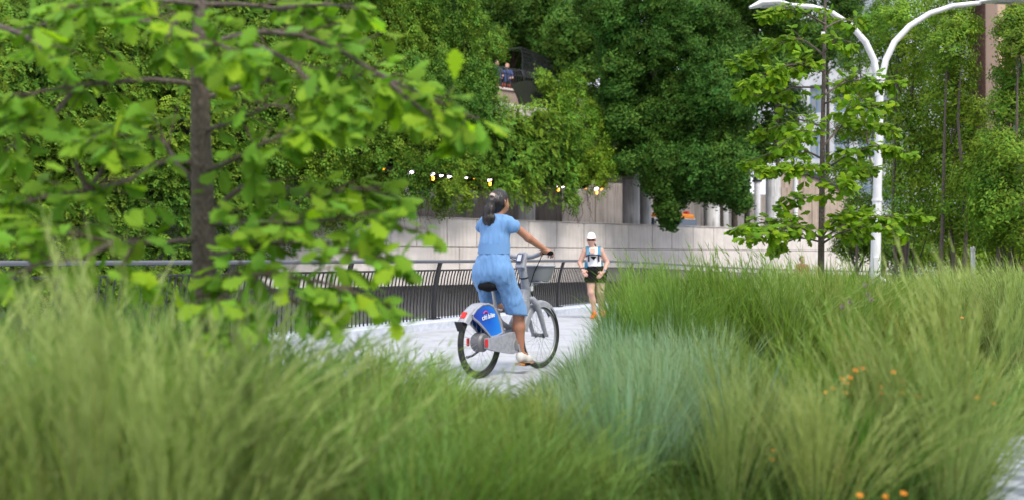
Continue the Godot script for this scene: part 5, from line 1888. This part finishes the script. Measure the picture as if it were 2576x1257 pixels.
	for k in [[-0.225, 1.0], [0.055, 0.99]]:
		s = Shape.new()
		s.tube([Vector3(k[0], k[1] - 0.05, 0.02), Vector3(k[0], k[1] + 0.06, 0.03)], [0.035, 0.03], 10)
		part(o, "side_pocket", s.mesh(), blue)
	# black shorts
	s = Shape.new()
	flesh(s, [limb(Vector3(-0.115, 0.86, 0), Vector3(0.03, 0.86, 0), 0.135, 0.135, 0.04, 0.9), limb(Vector3(-0.045, 0.93, 0), Vector3(-0.05, 0.97, 0), 0.14, 0.14, 0.04, 0.8), limb(Vector3(-0.14, 0.86, 0.0), Vector3(-0.145, 0.62, 0.05), 0.118, 0.108, 0.03), limb(Vector3(0.045, 0.86, 0.0), Vector3(0.05, 0.62, 0.015), 0.118, 0.108, 0.03)], 0.012, [[Vector3(0, 0.675, 0), Vector3(0, -1, 0)], [Vector3(0, 0.985, 0), Vector3(0, 1, 0)]], 0.01, Vector3(20, 8, 20))
	part(o, "shorts", s.mesh(), M.black)
	# tan sleeve on one leg
	s = Shape.new()
	flesh(s, [limb(Vector3(0.042, 0.72, 0.012), Vector3(0.04, 0.49, 0.02), 0.092, 0.07, 0.02), limb(Vector3(0.04, 0.49, 0.02), Vector3(0.055, 0.34, -0.07), 0.067, 0.064, 0.02), limb(Vector3(0.055, 0.34, -0.07), Vector3(0.068, 0.18, -0.13), 0.062, 0.043, 0.02)], 0.011, [[Vector3(0, 0.70, 0), Vector3(0, 1, 0)]], 0.012, Vector3(10, 34, 10))
	part(o, "leg_sleeve", s.mesh(), mat(0.46, 0.34, 0.235, 0.85))
	# cap, glasses, tied hair, watch, wristband, shoes
	s = Shape.new()
	flesh(s, [limb(Vector3(-0.13, 1.50, 0.015), Vector3(-0.13, 1.53, 0.01), 0.088, 0.078, 0.02, 1.12)], 0.009, [[Vector3(0, 1.487, 0.0), Vector3(0, -1, 0.0)]])
	var cap := part(o, "cap", s.mesh(), mat(0.80, 0.80, 0.80, 0.7))
	s = Shape.new()
	s.plate([Vector3(-0.215, 1.497, 0.08), Vector3(-0.20, 1.485, 0.155), Vector3(-0.15, 1.478, 0.195), Vector3(-0.095, 1.484, 0.175), Vector3(-0.06, 1.497, 0.09)], Vector3(0, 0.95, 0.3).normalized(), 0.008)
	part(cap, "brim", s.mesh(), mat(0.80, 0.80, 0.80, 0.7))
	s = Shape.new()
	s.tube([Vector3(-0.205, 1.458, 0.06), Vector3(-0.18, 1.457, 0.103), Vector3(-0.145, 1.455, 0.122), Vector3(-0.10, 1.457, 0.11), Vector3(-0.06, 1.458, 0.06)], [0.012, 0.021, 0.014, 0.021, 0.012], 8)
	part(o, "sunglasses", s.mesh(), mat(0.16, 0.03, 0.02, 0.12, 0.5))
	s = Shape.new()
	flesh(s, [limb(Vector3(-0.13, 1.45, -0.06), Vector3(-0.11, 1.40, -0.085), 0.05, 0.04, 0.02), limb(Vector3(-0.07, 1.40, -0.06), Vector3(-0.045, 1.355, -0.05), 0.02, 0.016, 0.02)], 0.01)
	part(o, "hair", s.mesh(), mat(0.05, 0.025, 0.018, 0.6))
	s = Shape.new()
	s.bx(Vector3(0.113, 0.905, 0.135), Vector3(0.034, 0.038, 0.014), 0.005, Basis(Vector3.FORWARD, 0.5))
	part(o, "watch", s.mesh(), mat(0.05, 0.25, 0.42, 0.3))
	s = Shape.new()
	s.tube([Vector3(-0.313, 0.935, 0.085), Vector3(-0.306, 0.914, 0.106)], [0.032, 0.031], 14)
	part(o, "wristband", s.mesh(), navy)
	for k in [[Vector3(-0.085, 0.045, 0.09), Vector3(-0.13, 0.03, 0.20)], [Vector3(0.085, 0.06, -0.07), Vector3(0.105, 0.03, 0.05)]]:
		s = Shape.new()
		flesh(s, [limb(k[0] + Vector3(0.01, 0.03, -0.06), k[0], 0.044, 0.046, 0.03), limb(k[0], k[1], 0.048, 0.032, 0.03), limb(k[0] + Vector3(0.008, 0.06, -0.05), k[0] + Vector3(0.01, 0.02, -0.02), 0.042, 0.045, 0.02)], 0.009)
		var shoe := part(o, "shoe", s.mesh(), mat(0.85, 0.13, 0.025, 0.6))
		s = Shape.new()
		s.box((k[0] + k[1]) / 2 + Vector3(0.0, -0.04, -0.03), Vector3(0.04, 0, 0), Vector3(0, 0.012, 0), (k[1] - k[0] + Vector3(0, 0, 0.08)) * 0.52, 0.008)
		part(shoe, "sole", s.mesh(), mat(0.75, 0.60, 0.55, 0.7))

# small standing people far off
func far_person(label: String, foot: Vector3, turn: float, shirt: Color, trousers: Color, hair: Color, tall := 1.7) -> void:
	var o := thing("person", label, "person", foot)
	o.rotation.y = turn
	o.scale = Vector3.ONE * tall / 1.7
	var s := Shape.new()
	flesh(s, [
		limb(Vector3(0, 1.38, 0), Vector3(0, 1.50, 0.01), 0.055, 0.05, 0.03), limb(Vector3(0, 1.57, 0.02), Vector3(0, 1.61, 0.015), 0.08, 0.08, 0.03, 1.1), limb(Vector3(0, 1.52, 0.06), Vector3(0, 1.54, 0.065), 0.045, 0.05, 0.03), limb(Vector3(0, 1.58, 0.11), Vector3(0, 1.555, 0.12), 0.01, 0.016, 0.01),
		limb(Vector3(-0.18, 1.36, 0), Vector3(-0.25, 1.1, 0.03), 0.048, 0.04), limb(Vector3(-0.25, 1.1, 0.03), Vector3(-0.14, 1.05, 0.24), 0.04, 0.03), limb(Vector3(0.18, 1.36, 0), Vector3(0.25, 1.1, 0.03), 0.048, 0.04), limb(Vector3(0.25, 1.1, 0.03), Vector3(0.14, 1.05, 0.24), 0.04, 0.03),
		limb(Vector3(0, 0.95, 0), Vector3(0, 1.3, 0), 0.12, 0.13, 0.05, 0.75), limb(Vector3(-0.09, 0.9, 0), Vector3(-0.1, 0.06, 0), 0.08, 0.04), limb(Vector3(0.09, 0.9, 0), Vector3(0.1, 0.06, 0), 0.08, 0.04), limb(Vector3(-0.1, 0.05, 0), Vector3(-0.1, 0.04, 0.12), 0.04, 0.035), limb(Vector3(0.1, 0.05, 0), Vector3(0.1, 0.04, 0.12), 0.04, 0.035),
	], 0.02)
	part(o, "body", s.mesh(), mat(0.52, 0.30, 0.22, 0.6))
	s = Shape.new()
	flesh(s, [limb(Vector3(0, 0.95, 0), Vector3(0, 1.3, 0), 0.145, 0.155, 0.05, 0.8), limb(Vector3(-0.15, 1.37, 0), Vector3(0.15, 1.37, 0), 0.065, 0.065, 0.05), limb(Vector3(-0.18, 1.36, 0), Vector3(-0.24, 1.16, 0.03), 0.062, 0.058), limb(Vector3(0.18, 1.36, 0), Vector3(0.24, 1.16, 0.03), 0.062, 0.058)], 0.02)
	part(o, "shirt", s.mesh(), mat(shirt.r, shirt.g, shirt.b, 0.8))
	s = Shape.new()
	flesh(s, [limb(Vector3(-0.06, 0.92, 0), Vector3(0.06, 0.92, 0), 0.13, 0.13, 0.04, 0.9), limb(Vector3(-0.09, 0.88, 0), Vector3(-0.1, 0.12, 0), 0.1, 0.06), limb(Vector3(0.09, 0.88, 0), Vector3(0.1, 0.12, 0), 0.1, 0.06)], 0.02)
	part(o, "trousers", s.mesh(), mat(trousers.r, trousers.g, trousers.b, 0.8))
	s = Shape.new()
	flesh(s, [limb(Vector3(0, 1.60, -0.01), Vector3(0, 1.63, -0.005), 0.09, 0.086, 0.02, 1.1)], 0.015, [[Vector3(0, 1.60, 0.05), Vector3(0, -0.6, 0.8)]])
	part(o, "hair", s.mesh(), mat(hair.r, hair.g, hair.b, 0.7))

# ---------------------------------------------------------------- the share bike (local: x to its right, y up, -z forward)

func wheel(o: Node3D, called: String, hub: Vector3, steer: Basis, motor: bool) -> void:
	var s := Shape.new()
	# tyre
	var tyre := []
	var rad := 0.312
	var sides := 48
	for k in sides + 1:
		var a := TAU * k / sides
		tyre.append(hub + steer * Vector3(0, sin(a) * rad, cos(a) * rad))
	var rr := []
	rr.resize(sides + 1)
	rr.fill(0.029 if motor else 0.026)
	s.tube(tyre, rr, 10, false)
	var t := part(o, called, s.mesh(), M.rubber)
	s = Shape.new()
	var rim := []
	for k in sides + 1:
		var a := TAU * k / sides
		rim.append(hub + steer * Vector3(0, sin(a) * 0.283, cos(a) * 0.283))
	rr.fill(0.0125)
	s.tube(rim, rr, 8, false)
	part(t, "rim", s.mesh(), mat(0.05, 0.05, 0.055, 0.4, 0.4) if motor else mat(0.35, 0.36, 0.38, 0.35, 0.6))
	for k in 24:
		s = Shape.new()
		var a := TAU * k / 24
		var b := a + (0.35 if k % 2 else -0.35)
		var x := 0.03 if (k / 2) % 2 else -0.03
		s.tube([hub + steer * Vector3(x, sin(b) * 0.04, cos(b) * 0.04), hub + steer * Vector3(0, sin(a) * 0.28, cos(a) * 0.28)], [0.0016, 0.0016], 4, false)
		part(t, "spoke", s.mesh(), mat(0.45, 0.46, 0.48, 0.3, 0.7))
	s = Shape.new()
	if motor:
		s.lathe(hub + steer * Vector3(-0.06, 0, 0), steer.x, [[0.0, 0.0], [0.075, 0.0], [0.09, 0.02], [0.09, 0.1], [0.075, 0.12], [0.0, 0.12]], 24)
	else:
		s.lathe(hub + steer * Vector3(-0.05, 0, 0), steer.x, [[0.0, 0.0], [0.03, 0.0], [0.02, 0.02], [0.02, 0.08], [0.03, 0.1], [0.0, 0.1]], 16)
	part(t, "hub", s.mesh(), mat(0.16, 0.16, 0.17, 0.5, 0.3))

func build_bike(org: Vector3, yaw: float) -> void:
	var o := thing("bicycle", "pale grey share bike with blue rear fender panel ridden on the path", "bicycle", org)
	o.rotation.y = yaw
	var grey := grained(mat(1, 1, 1, 0.38), noise_map(0.03, 3, Color(0.27, 0.28, 0.315), Color(0.33, 0.34, 0.385), 256, 95, 0.3, 0.6), Vector3(2, 2, 2))
	grey.uv1_world_triplanar = false
	var silver := mat(0.5, 0.5, 0.52, 0.3, 0.7)
	var red := mat(0.62, 0.02, 0.02, 0.25)
	var rear := L(0, 0.336, 0)
	var front := L(0, 0.336, 1.08)
	var steer := Basis(Vector3.UP, deg_to_rad(-4))
	wheel(o, "rear_wheel", rear, Basis(), true)
	wheel(o, "front_wheel", front, steer, false)
	# frame
	var s := Shape.new()
	s.tube([L(0, 0.80, 0.80), L(0, 0.70, 0.765), L(0, 0.55, 0.67), L(0, 0.42, 0.56), L(0, 0.33, 0.45)], [0.058, 0.064, 0.058, 0.06, 0.07], 18, true, Vector3(0.85, 1, 1.15))
	part(o, "down_tube", s.mesh(), grey)
	s = Shape.new()
	s.tube([L(0, 0.62, 0.275), L(0, 0.5, 0.32), L(0, 0.34, 0.385)], [0.032, 0.033, 0.045], 14)
	part(o, "seat_tube", s.mesh(), grey)
	s = Shape.new()
	s.tube([L(0, 0.57, 0.30), L(0, 0.50, 0.38), L(0, 0.44, 0.50)], [0.02, 0.022, 0.03], 12)
	part(o, "brace_tube", s.mesh(), grey)
	for x in [-0.075, 0.075]:
		s = Shape.new()
		s.tube([L(x * 0.6, 0.33, 0.42), L(x, 0.335, 0.2), L(x, 0.336, 0.0)], [0.018, 0.016, 0.014], 10)
		part(o, "chain_stay", s.mesh(), grey)
	s = Shape.new()
	s.tube([L(0, 0.60, 0.28), L(0, 0.76, 0.235), L(0, 0.86, 0.205)], [0.018, 0.017, 0.017], 12)
	part(o, "seat_post", s.mesh(), silver)
	s = Shape.new()
	s.tube([L(0, 0.60, 0.282), L(0, 0.645, 0.268)], [0.034, 0.034], 14)
	s.bx(L(0.045, 0.63, 0.272), Vector3(0.06, 0.02, 0.025), 0.006)
	part(o, "seat_clamp", s.mesh(), silver)
	s = Shape.new()
	flesh(s, [limb(L(-0.065, 0.855, 0.115), L(0.065, 0.855, 0.115), 0.034, 0.034, 0.03), limb(L(0, 0.85, 0.15), L(0, 0.845, 0.36), 0.045, 0.02, 0.04)], 0.009)
	part(o, "saddle", s.mesh(), M.black)
	# steering: head, fork, stem column, bars
	s = Shape.new()
	s.tube([L(0, 0.69, 0.845), L(0, 0.80, 0.81), L(0, 0.95, 0.775), L(0, 1.06, 0.75)], [0.042, 0.046, 0.04, 0.036], 16)
	part(o, "head_tube", s.mesh(), grey)
	s = Shape.new()
	s.tube([L(0, 0.925, 0.78), L(0, 0.937, 0.777)], [0.044, 0.044], 16)
	part(o, "collar", s.mesh(), M.black)
	for x in [-1.0, 1.0]:
		s = Shape.new()
		s.tube([L(0, 0.72, 0.835), L(0.045 * x, 0.715, 0.86), L(0.078 * x, 0.66, 0.90), L(0.078 * x, 0.5, 0.99), L(0.074 * x, 0.336, 1.08)], [0.032, 0.034, 0.032, 0.026, 0.02], 12)
		part(o, "fork_leg", s.mesh(), grey)
	s = Shape.new()
	s.box(L(0, 1.10, 0.735), Vector3(0.055, 0, 0), Vector3(0, 0.085, -0.035), Vector3(0, 0.012, 0.03), 0.02)
	part(o, "stem", s.mesh(), grey)
	s = Shape.new()
	s.box(L(0, 1.125, 0.695), Vector3(0.036, 0, 0), Vector3(0, 0.042, -0.018), Vector3(0, 0.002, 0.004), 0.003)
	var disp := part(o, "display", s.mesh(), mat(0.05, 0.055, 0.11, 0.2))
	s = Shape.new()
	s.box(L(0, 1.128, 0.689), Vector3(0.022, 0, 0), Vector3(0, 0.030, -0.013), Vector3(0, 0.001, 0.002), 0.001)
	part(disp, "panel", s.mesh(), mat(0.60, 0.64, 0.72, 0.2))
	s = Shape.new()
	s.tube([L(-0.265, 1.178, 0.70), L(-0.2, 1.165, 0.755), L(-0.1, 1.14, 0.775), L(0, 1.13, 0.775), L(0.1, 1.14, 0.775), L(0.2, 1.165, 0.755), L(0.265, 1.178, 0.70)], [0.019, 0.022, 0.024, 0.026, 0.024, 0.022, 0.019], 12)
	part(o, "handlebar", s.mesh(), grey)
	for x in [-1.0, 1.0]:
		s = Shape.new()
		s.tube([L(0.255 * x, 1.177, 0.71), L(0.31 * x, 1.178, 0.685), L(0.395 * x, 1.172, 0.655)], [0.021, 0.02, 0.022], 12)
		part(o, "grip", s.mesh(), M.black)
		s = Shape.new()
		s.tube([L(0.27 * x, 1.165, 0.72), L(0.33 * x, 1.15, 0.73), L(0.38 * x, 1.15, 0.71)], [0.006, 0.005, 0.005], 6)
		part(o, "brake_lever", s.mesh(), silver)
	# basket: tapered tub with pale rim
	s = Shape.new()
	var rows := []
	for lv in [[1.045, 0.185, 0.125], [1.0, 0.178, 0.12], [0.93, 0.155, 0.105], [0.90, 0.135, 0.09], [0.895, 0.0, 0.0]]:
		var row := []
		for k in 32:
			var a := TAU * k / 32
			var cx := signf(cos(a)) * pow(absf(cos(a)), 0.5)
			var cz := signf(sin(a)) * pow(absf(sin(a)), 0.5)
			row.append(s.p(L(cx * lv[1], lv[0], 1.0 + cz * lv[2]), Vector3(cx, -0.3 if lv[0] > 0.896 else -1.0, -cz).normalized()))
		rows.append(row)
	for i in rows.size() - 1:
		for k in 32:
			s.q(rows[i][k], rows[i][(k + 1) % 32], rows[i + 1][(k + 1) % 32], rows[i + 1][k])
	var basket := part(o, "basket", s.mesh(), mat(0.20, 0.21, 0.23, 0.5))
	s = Shape.new()
	var ring := []
	for k in 33:
		var a := TAU * k / 32
		ring.append(L(signf(cos(a)) * pow(absf(cos(a)), 0.5) * 0.187, 1.048, 1.0 + signf(sin(a)) * pow(absf(sin(a)), 0.5) * 0.127))
	var rr := []
	rr.resize(33)
	rr.fill(0.011)
	s.tube(ring, rr, 8, false)
	part(basket, "rim", s.mesh(), grey)
	s = Shape.new()
	s.tube([L(0, 0.80, 0.83), L(0, 0.86, 0.92), L(0, 0.885, 1.02)], [0.02, 0.025, 0.03], 8)
	s.bx(L(0, 0.884, 1.0), Vector3(0.25, 0.02, 0.17), 0.008)
	part(basket, "carrier", s.mesh(), grey)
	s = Shape.new()
	s.bx(L(0, 0.82, 0.90), Vector3(0.05, 0.06, 0.05), 0.01)
	part(o, "headlight", s.mesh(), mat(0.7, 0.7, 0.72, 0.2))
	for x in [-1.0, 1.0]:
		s = Shape.new()
		s.tube([L(0.24 * x, 1.165, 0.735), L(0.14 * x, 1.10, 0.85), L(0.06 * x, 0.98, 0.87), L(0.03 * x, 0.84, 0.84)], [0.0045, 0.0045, 0.0045, 0.0045], 6)
		part(o, "brake_cable", s.mesh(), M.black)
	s = Shape.new()
	s.tube([L(0.05, 0.78, 0.83), L(0.088, 0.6, 0.93), L(0.085, 0.42, 1.02)], [0.004, 0.004, 0.004], 6)
	part(o, "brake_cable", s.mesh(), M.black)
	for x in [-1.0, 1.0]:
		s = Shape.new()
		s.lathe(L(0.074 * x, 0.336, 1.08), Vector3(x, 0, 0), [[0.016, 0.0], [0.016, 0.022], [0.0, 0.024]], 10)
		part(o, "axle_nut", s.mesh(), silver)
	s = Shape.new()
	s.lathe(L(0.058, 0.66, 0.74), Vector3(1, 0, 0), [[0.055, -0.012], [0.05, 0.004], [0.0, 0.006]], 20)
	part(o, "lock_cover", s.mesh(), grey)
	# fenders
	for w in [[rear, 0.362, deg_to_rad(146), deg_to_rad(25), 0.05, "rear_fender"], [front, 0.350, deg_to_rad(170), deg_to_rad(35), 0.036, "front_fender"]]:
		s = Shape.new()
		rows = []
		for i in 29:
			var a: float = lerpf(w[2], w[3], i / 28.0)
			var out := L(0, sin(a), cos(a))
			var row := []
			for k in [[-1.0, -0.06], [-1.0, -0.012], [-0.7, 0.006], [0.0, 0.012], [0.7, 0.006], [1.0, -0.012], [1.0, -0.06]]:
				row.append(s.p(w[0] + out * (w[1] + k[1]) + Vector3(w[4] * k[0], 0, 0), (out * (0.1 if absf(k[0]) > 0.9 else 1.0) + Vector3(k[0] * absf(k[0]), 0, 0)).normalized()))
			rows.append(row)
		for i in 28:
			for k in 6:
				s.q(rows[i][k], rows[i][k + 1], rows[i + 1][k + 1], rows[i + 1][k])
		part(o, w[5], s.mesh(), grey)
	s = Shape.new()
	s.box(L(0, 0.50, -0.325), Vector3(0.042, 0, 0), Vector3(0, 0.045, 0.026), Vector3(0, -0.003, 0.006), 0.004)
	part(o, "mud_flap", s.mesh(), M.rubber)
	# printed side panels, deep blue to bright blue, on both sides
	var print_ := StandardMaterial3D.new()
	print_.vertex_color_use_as_albedo = true
	print_.roughness = 0.3
	var ring2 := [[-0.20, 0.60], [-0.13, 0.655], [-0.04, 0.69], [0.06, 0.695], [0.14, 0.67], [0.21, 0.60], [0.265, 0.50], [0.30, 0.41], [0.20, 0.385], [0.10, 0.38], [0.0, 0.46], [-0.10, 0.53], [-0.19, 0.575]]
	for x in [1.0, -1.0]:
		s = Shape.new()
		var mid := -1
		s.col = Color(0.012, 0.10, 0.52)
		mid = s.p(L(0.064 * x, 0.545, 0.06), Vector3(x, 0, 0))
		var ids := []
		for k in ring2:
			var q := clampf((k[0] + 0.2) / 0.5, 0, 1)
			s.col = Color(0.02, lerpf(0.035, 0.24, q), lerpf(0.30, 0.78, q))
			ids.append(s.p(L(0.056 * x, k[1], k[0]), Vector3(x, 0.1, 0).normalized()))
		for k in ids.size():
			s.t(mid, ids[k], ids[(k + 1) % ids.size()])
		for k in ids.size():
			var q: Array = ring2[k]
			var q2: Array = ring2[(k + 1) % ids.size()]
			s.quad(L(0.056 * x, q[1], q[0]), L(0.056 * x, q2[1], q2[0]), L(0.04 * x, q2[1], q2[0]), L(0.04 * x, q[1], q[0]), L(0, (q[1] + q2[1]) / 2 - 0.545, (q[0] + q2[0]) / 2 - 0.06).normalized())
		var panel := part(o, "fender_panel", s.mesh(), print_)
		s = Shape.new()
		var trim := []
		for k in ring2:
			trim.append(L(0.054 * x, k[1], k[0]))
		trim.append(trim[0])
		rr = []
		rr.resize(trim.size())
		rr.fill(0.011)
		s.tube(trim, rr, 6, false)
		part(panel, "trim", s.mesh(), grey)
		var word := TextMesh.new()
		var font := SystemFont.new()
		font.font_names = PackedStringArray(["Droid Sans"])
		font.font_weight = 700
		word.font = font
		word.text = "citi bike"
		word.font_size = 32
		word.pixel_size = 0.00175
		word.depth = 0.003
		word.material = mat(0.85, 0.85, 0.88, 0.4)
		var tw := part(panel, "lettering", word)
		tw.transform = Transform3D(Basis(Vector3(0, 0.13, -x), Vector3(0, 1, 0.13 * x), Vector3(x, 0, 0)).orthonormalized(), L(0.068 * x, 0.578, 0.045))
		s = Shape.new()
		var arc := []
		for i in 9:
			var a := PI * i / 8.0
			arc.append(L(0.068 * x, 0.606 + 0.022 * sin(a), 0.0 - 0.035 * cos(a) * x))
		rr = []
		rr.resize(9)
		rr.fill(0.005)
		s.tube(arc, rr, 5)
		part(panel, "emblem_arc", s.mesh(), mat(0.75, 0.05, 0.20, 0.4))
	# lights and reflectors
	s = Shape.new()
	s.box(L(0.0, 0.60, -0.262), Vector3(0.026, 0, 0), Vector3(0, 0.03, -0.02), Vector3(0, 0.006, 0.012), 0.008)
	part(o, "tail_light", s.mesh(), red)
	for x in [-0.105, 0.105]:
		s = Shape.new()
		s.bx(L(x, 0.335, -0.045), Vector3(0.03, 0.075, 0.02), 0.006)
		part(o, "reflector", s.mesh(), red)
	# chain case, cranks, pedals, kickstand
	s = Shape.new()
	s.plate([L(0.09, 0.375, -0.03), L(0.09, 0.385, 0.2), L(0.09, 0.415, 0.42), L(0.09, 0.395, 0.53), L(0.09, 0.30, 0.58), L(0.09, 0.215, 0.52), L(0.09, 0.20, 0.40), L(0.09, 0.25, 0.1), L(0.09, 0.28, -0.03)], Vector3(1, 0, 0), 0.05)
	part(o, "chain_case", s.mesh(), grey)
	s = Shape.new()
	s.bx(L(-0.085, 0.33, 0.2), Vector3(0.03, 0.07, 0.44), 0.012)
	part(o, "side_cover", s.mesh(), grey)
	s = Shape.new()
	s.lathe(L(0.115, 0.295, 0.47), Vector3(1, 0, 0), [[0.06, 0.0], [0.06, 0.006], [0.03, 0.012], [0.0, 0.012]], 20)
	part(o, "crank_cover", s.mesh(), silver)
	for k in [[0.135, 0.12, 0.53], [-0.135, 0.455, 0.41]]:
		s = Shape.new()
		s.tube([L(k[0] * 0.97, 0.295, 0.47), L(k[0], k[1], k[2])], [0.014, 0.011], 8)
		part(o, "crank", s.mesh(), silver)
		s = Shape.new()
		s.bx(L(k[0] + signf(k[0]) * 0.03, k[1] - 0.045 + 0.02, k[2] + 0.0), Vector3(0.085, 0.024, 0.09), 0.005)
		var pedal := part(o, "pedal", s.mesh(), M.black)
		s = Shape.new()
		s.bx(L(k[0] + signf(k[0]) * 0.03, k[1] - 0.024, k[2] - 0.047), Vector3(0.06, 0.016, 0.006), 0.002)
		part(pedal, "reflector", s.mesh(), mat(0.8, 0.28, 0.02, 0.3))
	s = Shape.new()
	s.tube([L(-0.09, 0.28, 0.22), L(-0.12, 0.2, 0.05), L(-0.13, 0.19, -0.03)], [0.012, 0.011, 0.014], 8)
	part(o, "kickstand", s.mesh(), mat(0.12, 0.12, 0.13, 0.5))

func build_figures() -> void:
	var org := Vector3(-0.302, 0.0, -9.86)
	var yaw := deg_to_rad(-32.9)
	build_bike(org, yaw)
	build_cyclist(org, yaw)
	build_runner()
	var t := hill(run_of(1250, 4.2), 7.25, 4.2)
	far_person("visitor in a dark jacket standing on the upper terrace by the ivy edge", Vector3(t.x, 7.25, t.z), 0.4, Color(0.06, 0.08, 0.12), Color(0.03, 0.03, 0.04), Color(0.03, 0.02, 0.02))
	t = hill(run_of(1276, 4.6), 7.25, 4.6)
	far_person("bare-headed visitor in blue on the upper terrace behind the fence", Vector3(t.x, 7.3, t.z), -0.3, Color(0.05, 0.09, 0.25), Color(0.03, 0.03, 0.05), Color(0.35, 0.18, 0.12))
	far_person("walker with brown hair seen past the slim oak trunk, by the wall", Vector3(at(2018, 0, 36).x, -0.46, -36.0), 0.2, Color(0.25, 0.08, 0.06), Color(0.04, 0.05, 0.08), Color(0.10, 0.035, 0.02), 1.66)

# ---------------------------------------------------------------- everything

func _ready() -> void:
	rng.seed = 20240611
	# camera
	var cam := Camera3D.new()
	cam.name = "camera"
	add_child(cam)
	cam.position = Vector3(0, EYE, 0)
	cam.rotation.x = atan(21.5 / FOCAL)
	var lens := CameraAttributesPhysical.new()
	lens.frustum_focal_length = 35.0
	lens.exposure_aperture = 1.4
	lens.frustum_focus_distance = 12.5
	cam.attributes = lens
	cam.fov = rad_to_deg(2.0 * atan(628.5 / FOCAL))
	cam.near = 0.05
	cam.far = 900.0
	cam.current = true
	# bright overcast sky
	var env := Environment.new()
	var sky := ProceduralSkyMaterial.new()
	sky.sky_top_color = Color(0.90, 0.93, 0.99)
	sky.sky_horizon_color = Color(0.95, 0.96, 1.0)
	sky.sky_curve = 0.25
	sky.ground_bottom_color = Color(0.30, 0.31, 0.30)
	sky.ground_horizon_color = Color(0.45, 0.46, 0.46)
	sky.sky_energy_multiplier = 1.0
	env.sky = Sky.new()
	env.sky.sky_material = sky
	env.background_mode = Environment.BG_SKY
	env.background_energy_multiplier = 0.7
	env.tonemap_mode = Environment.TONE_MAPPER_LINEAR
	env.tonemap_exposure = 2.4
	env.sdfgi_enabled = true
	env.ssao_enabled = true
	env.ssil_enabled = true
	var world := WorldEnvironment.new()
	world.name = "world"
	world.environment = env
	add_child(world)
	# veiled sun, high and behind the camera
	var sun := DirectionalLight3D.new()
	sun.name = "sun"
	sun.light_energy = 0.5
	sun.light_angular_distance = 22.0
	sun.light_color = Color(1.0, 0.97, 0.93)
	sun.shadow_enabled = true
	sun.rotation = Vector3(deg_to_rad(-54), deg_to_rad(32), 0)
	add_child(sun)

	make_materials()
	build_path()
	build_railing()
	build_wall()
	build_deck()
	build_hillside()
	build_terrace()
	build_buildings()
	print("structure ", Time.get_ticks_msec())
	build_ivy()
	build_hill_trees()
	build_right_trees()
	print("foliage ", Time.get_ticks_msec())
	build_oaks()
	build_lamp()
	build_van()
	build_grass()
	print("grass ", Time.get_ticks_msec())
	build_flowers()
	build_figures()
	print("done ", Time.get_ticks_msec(), " fov ", cam.fov)
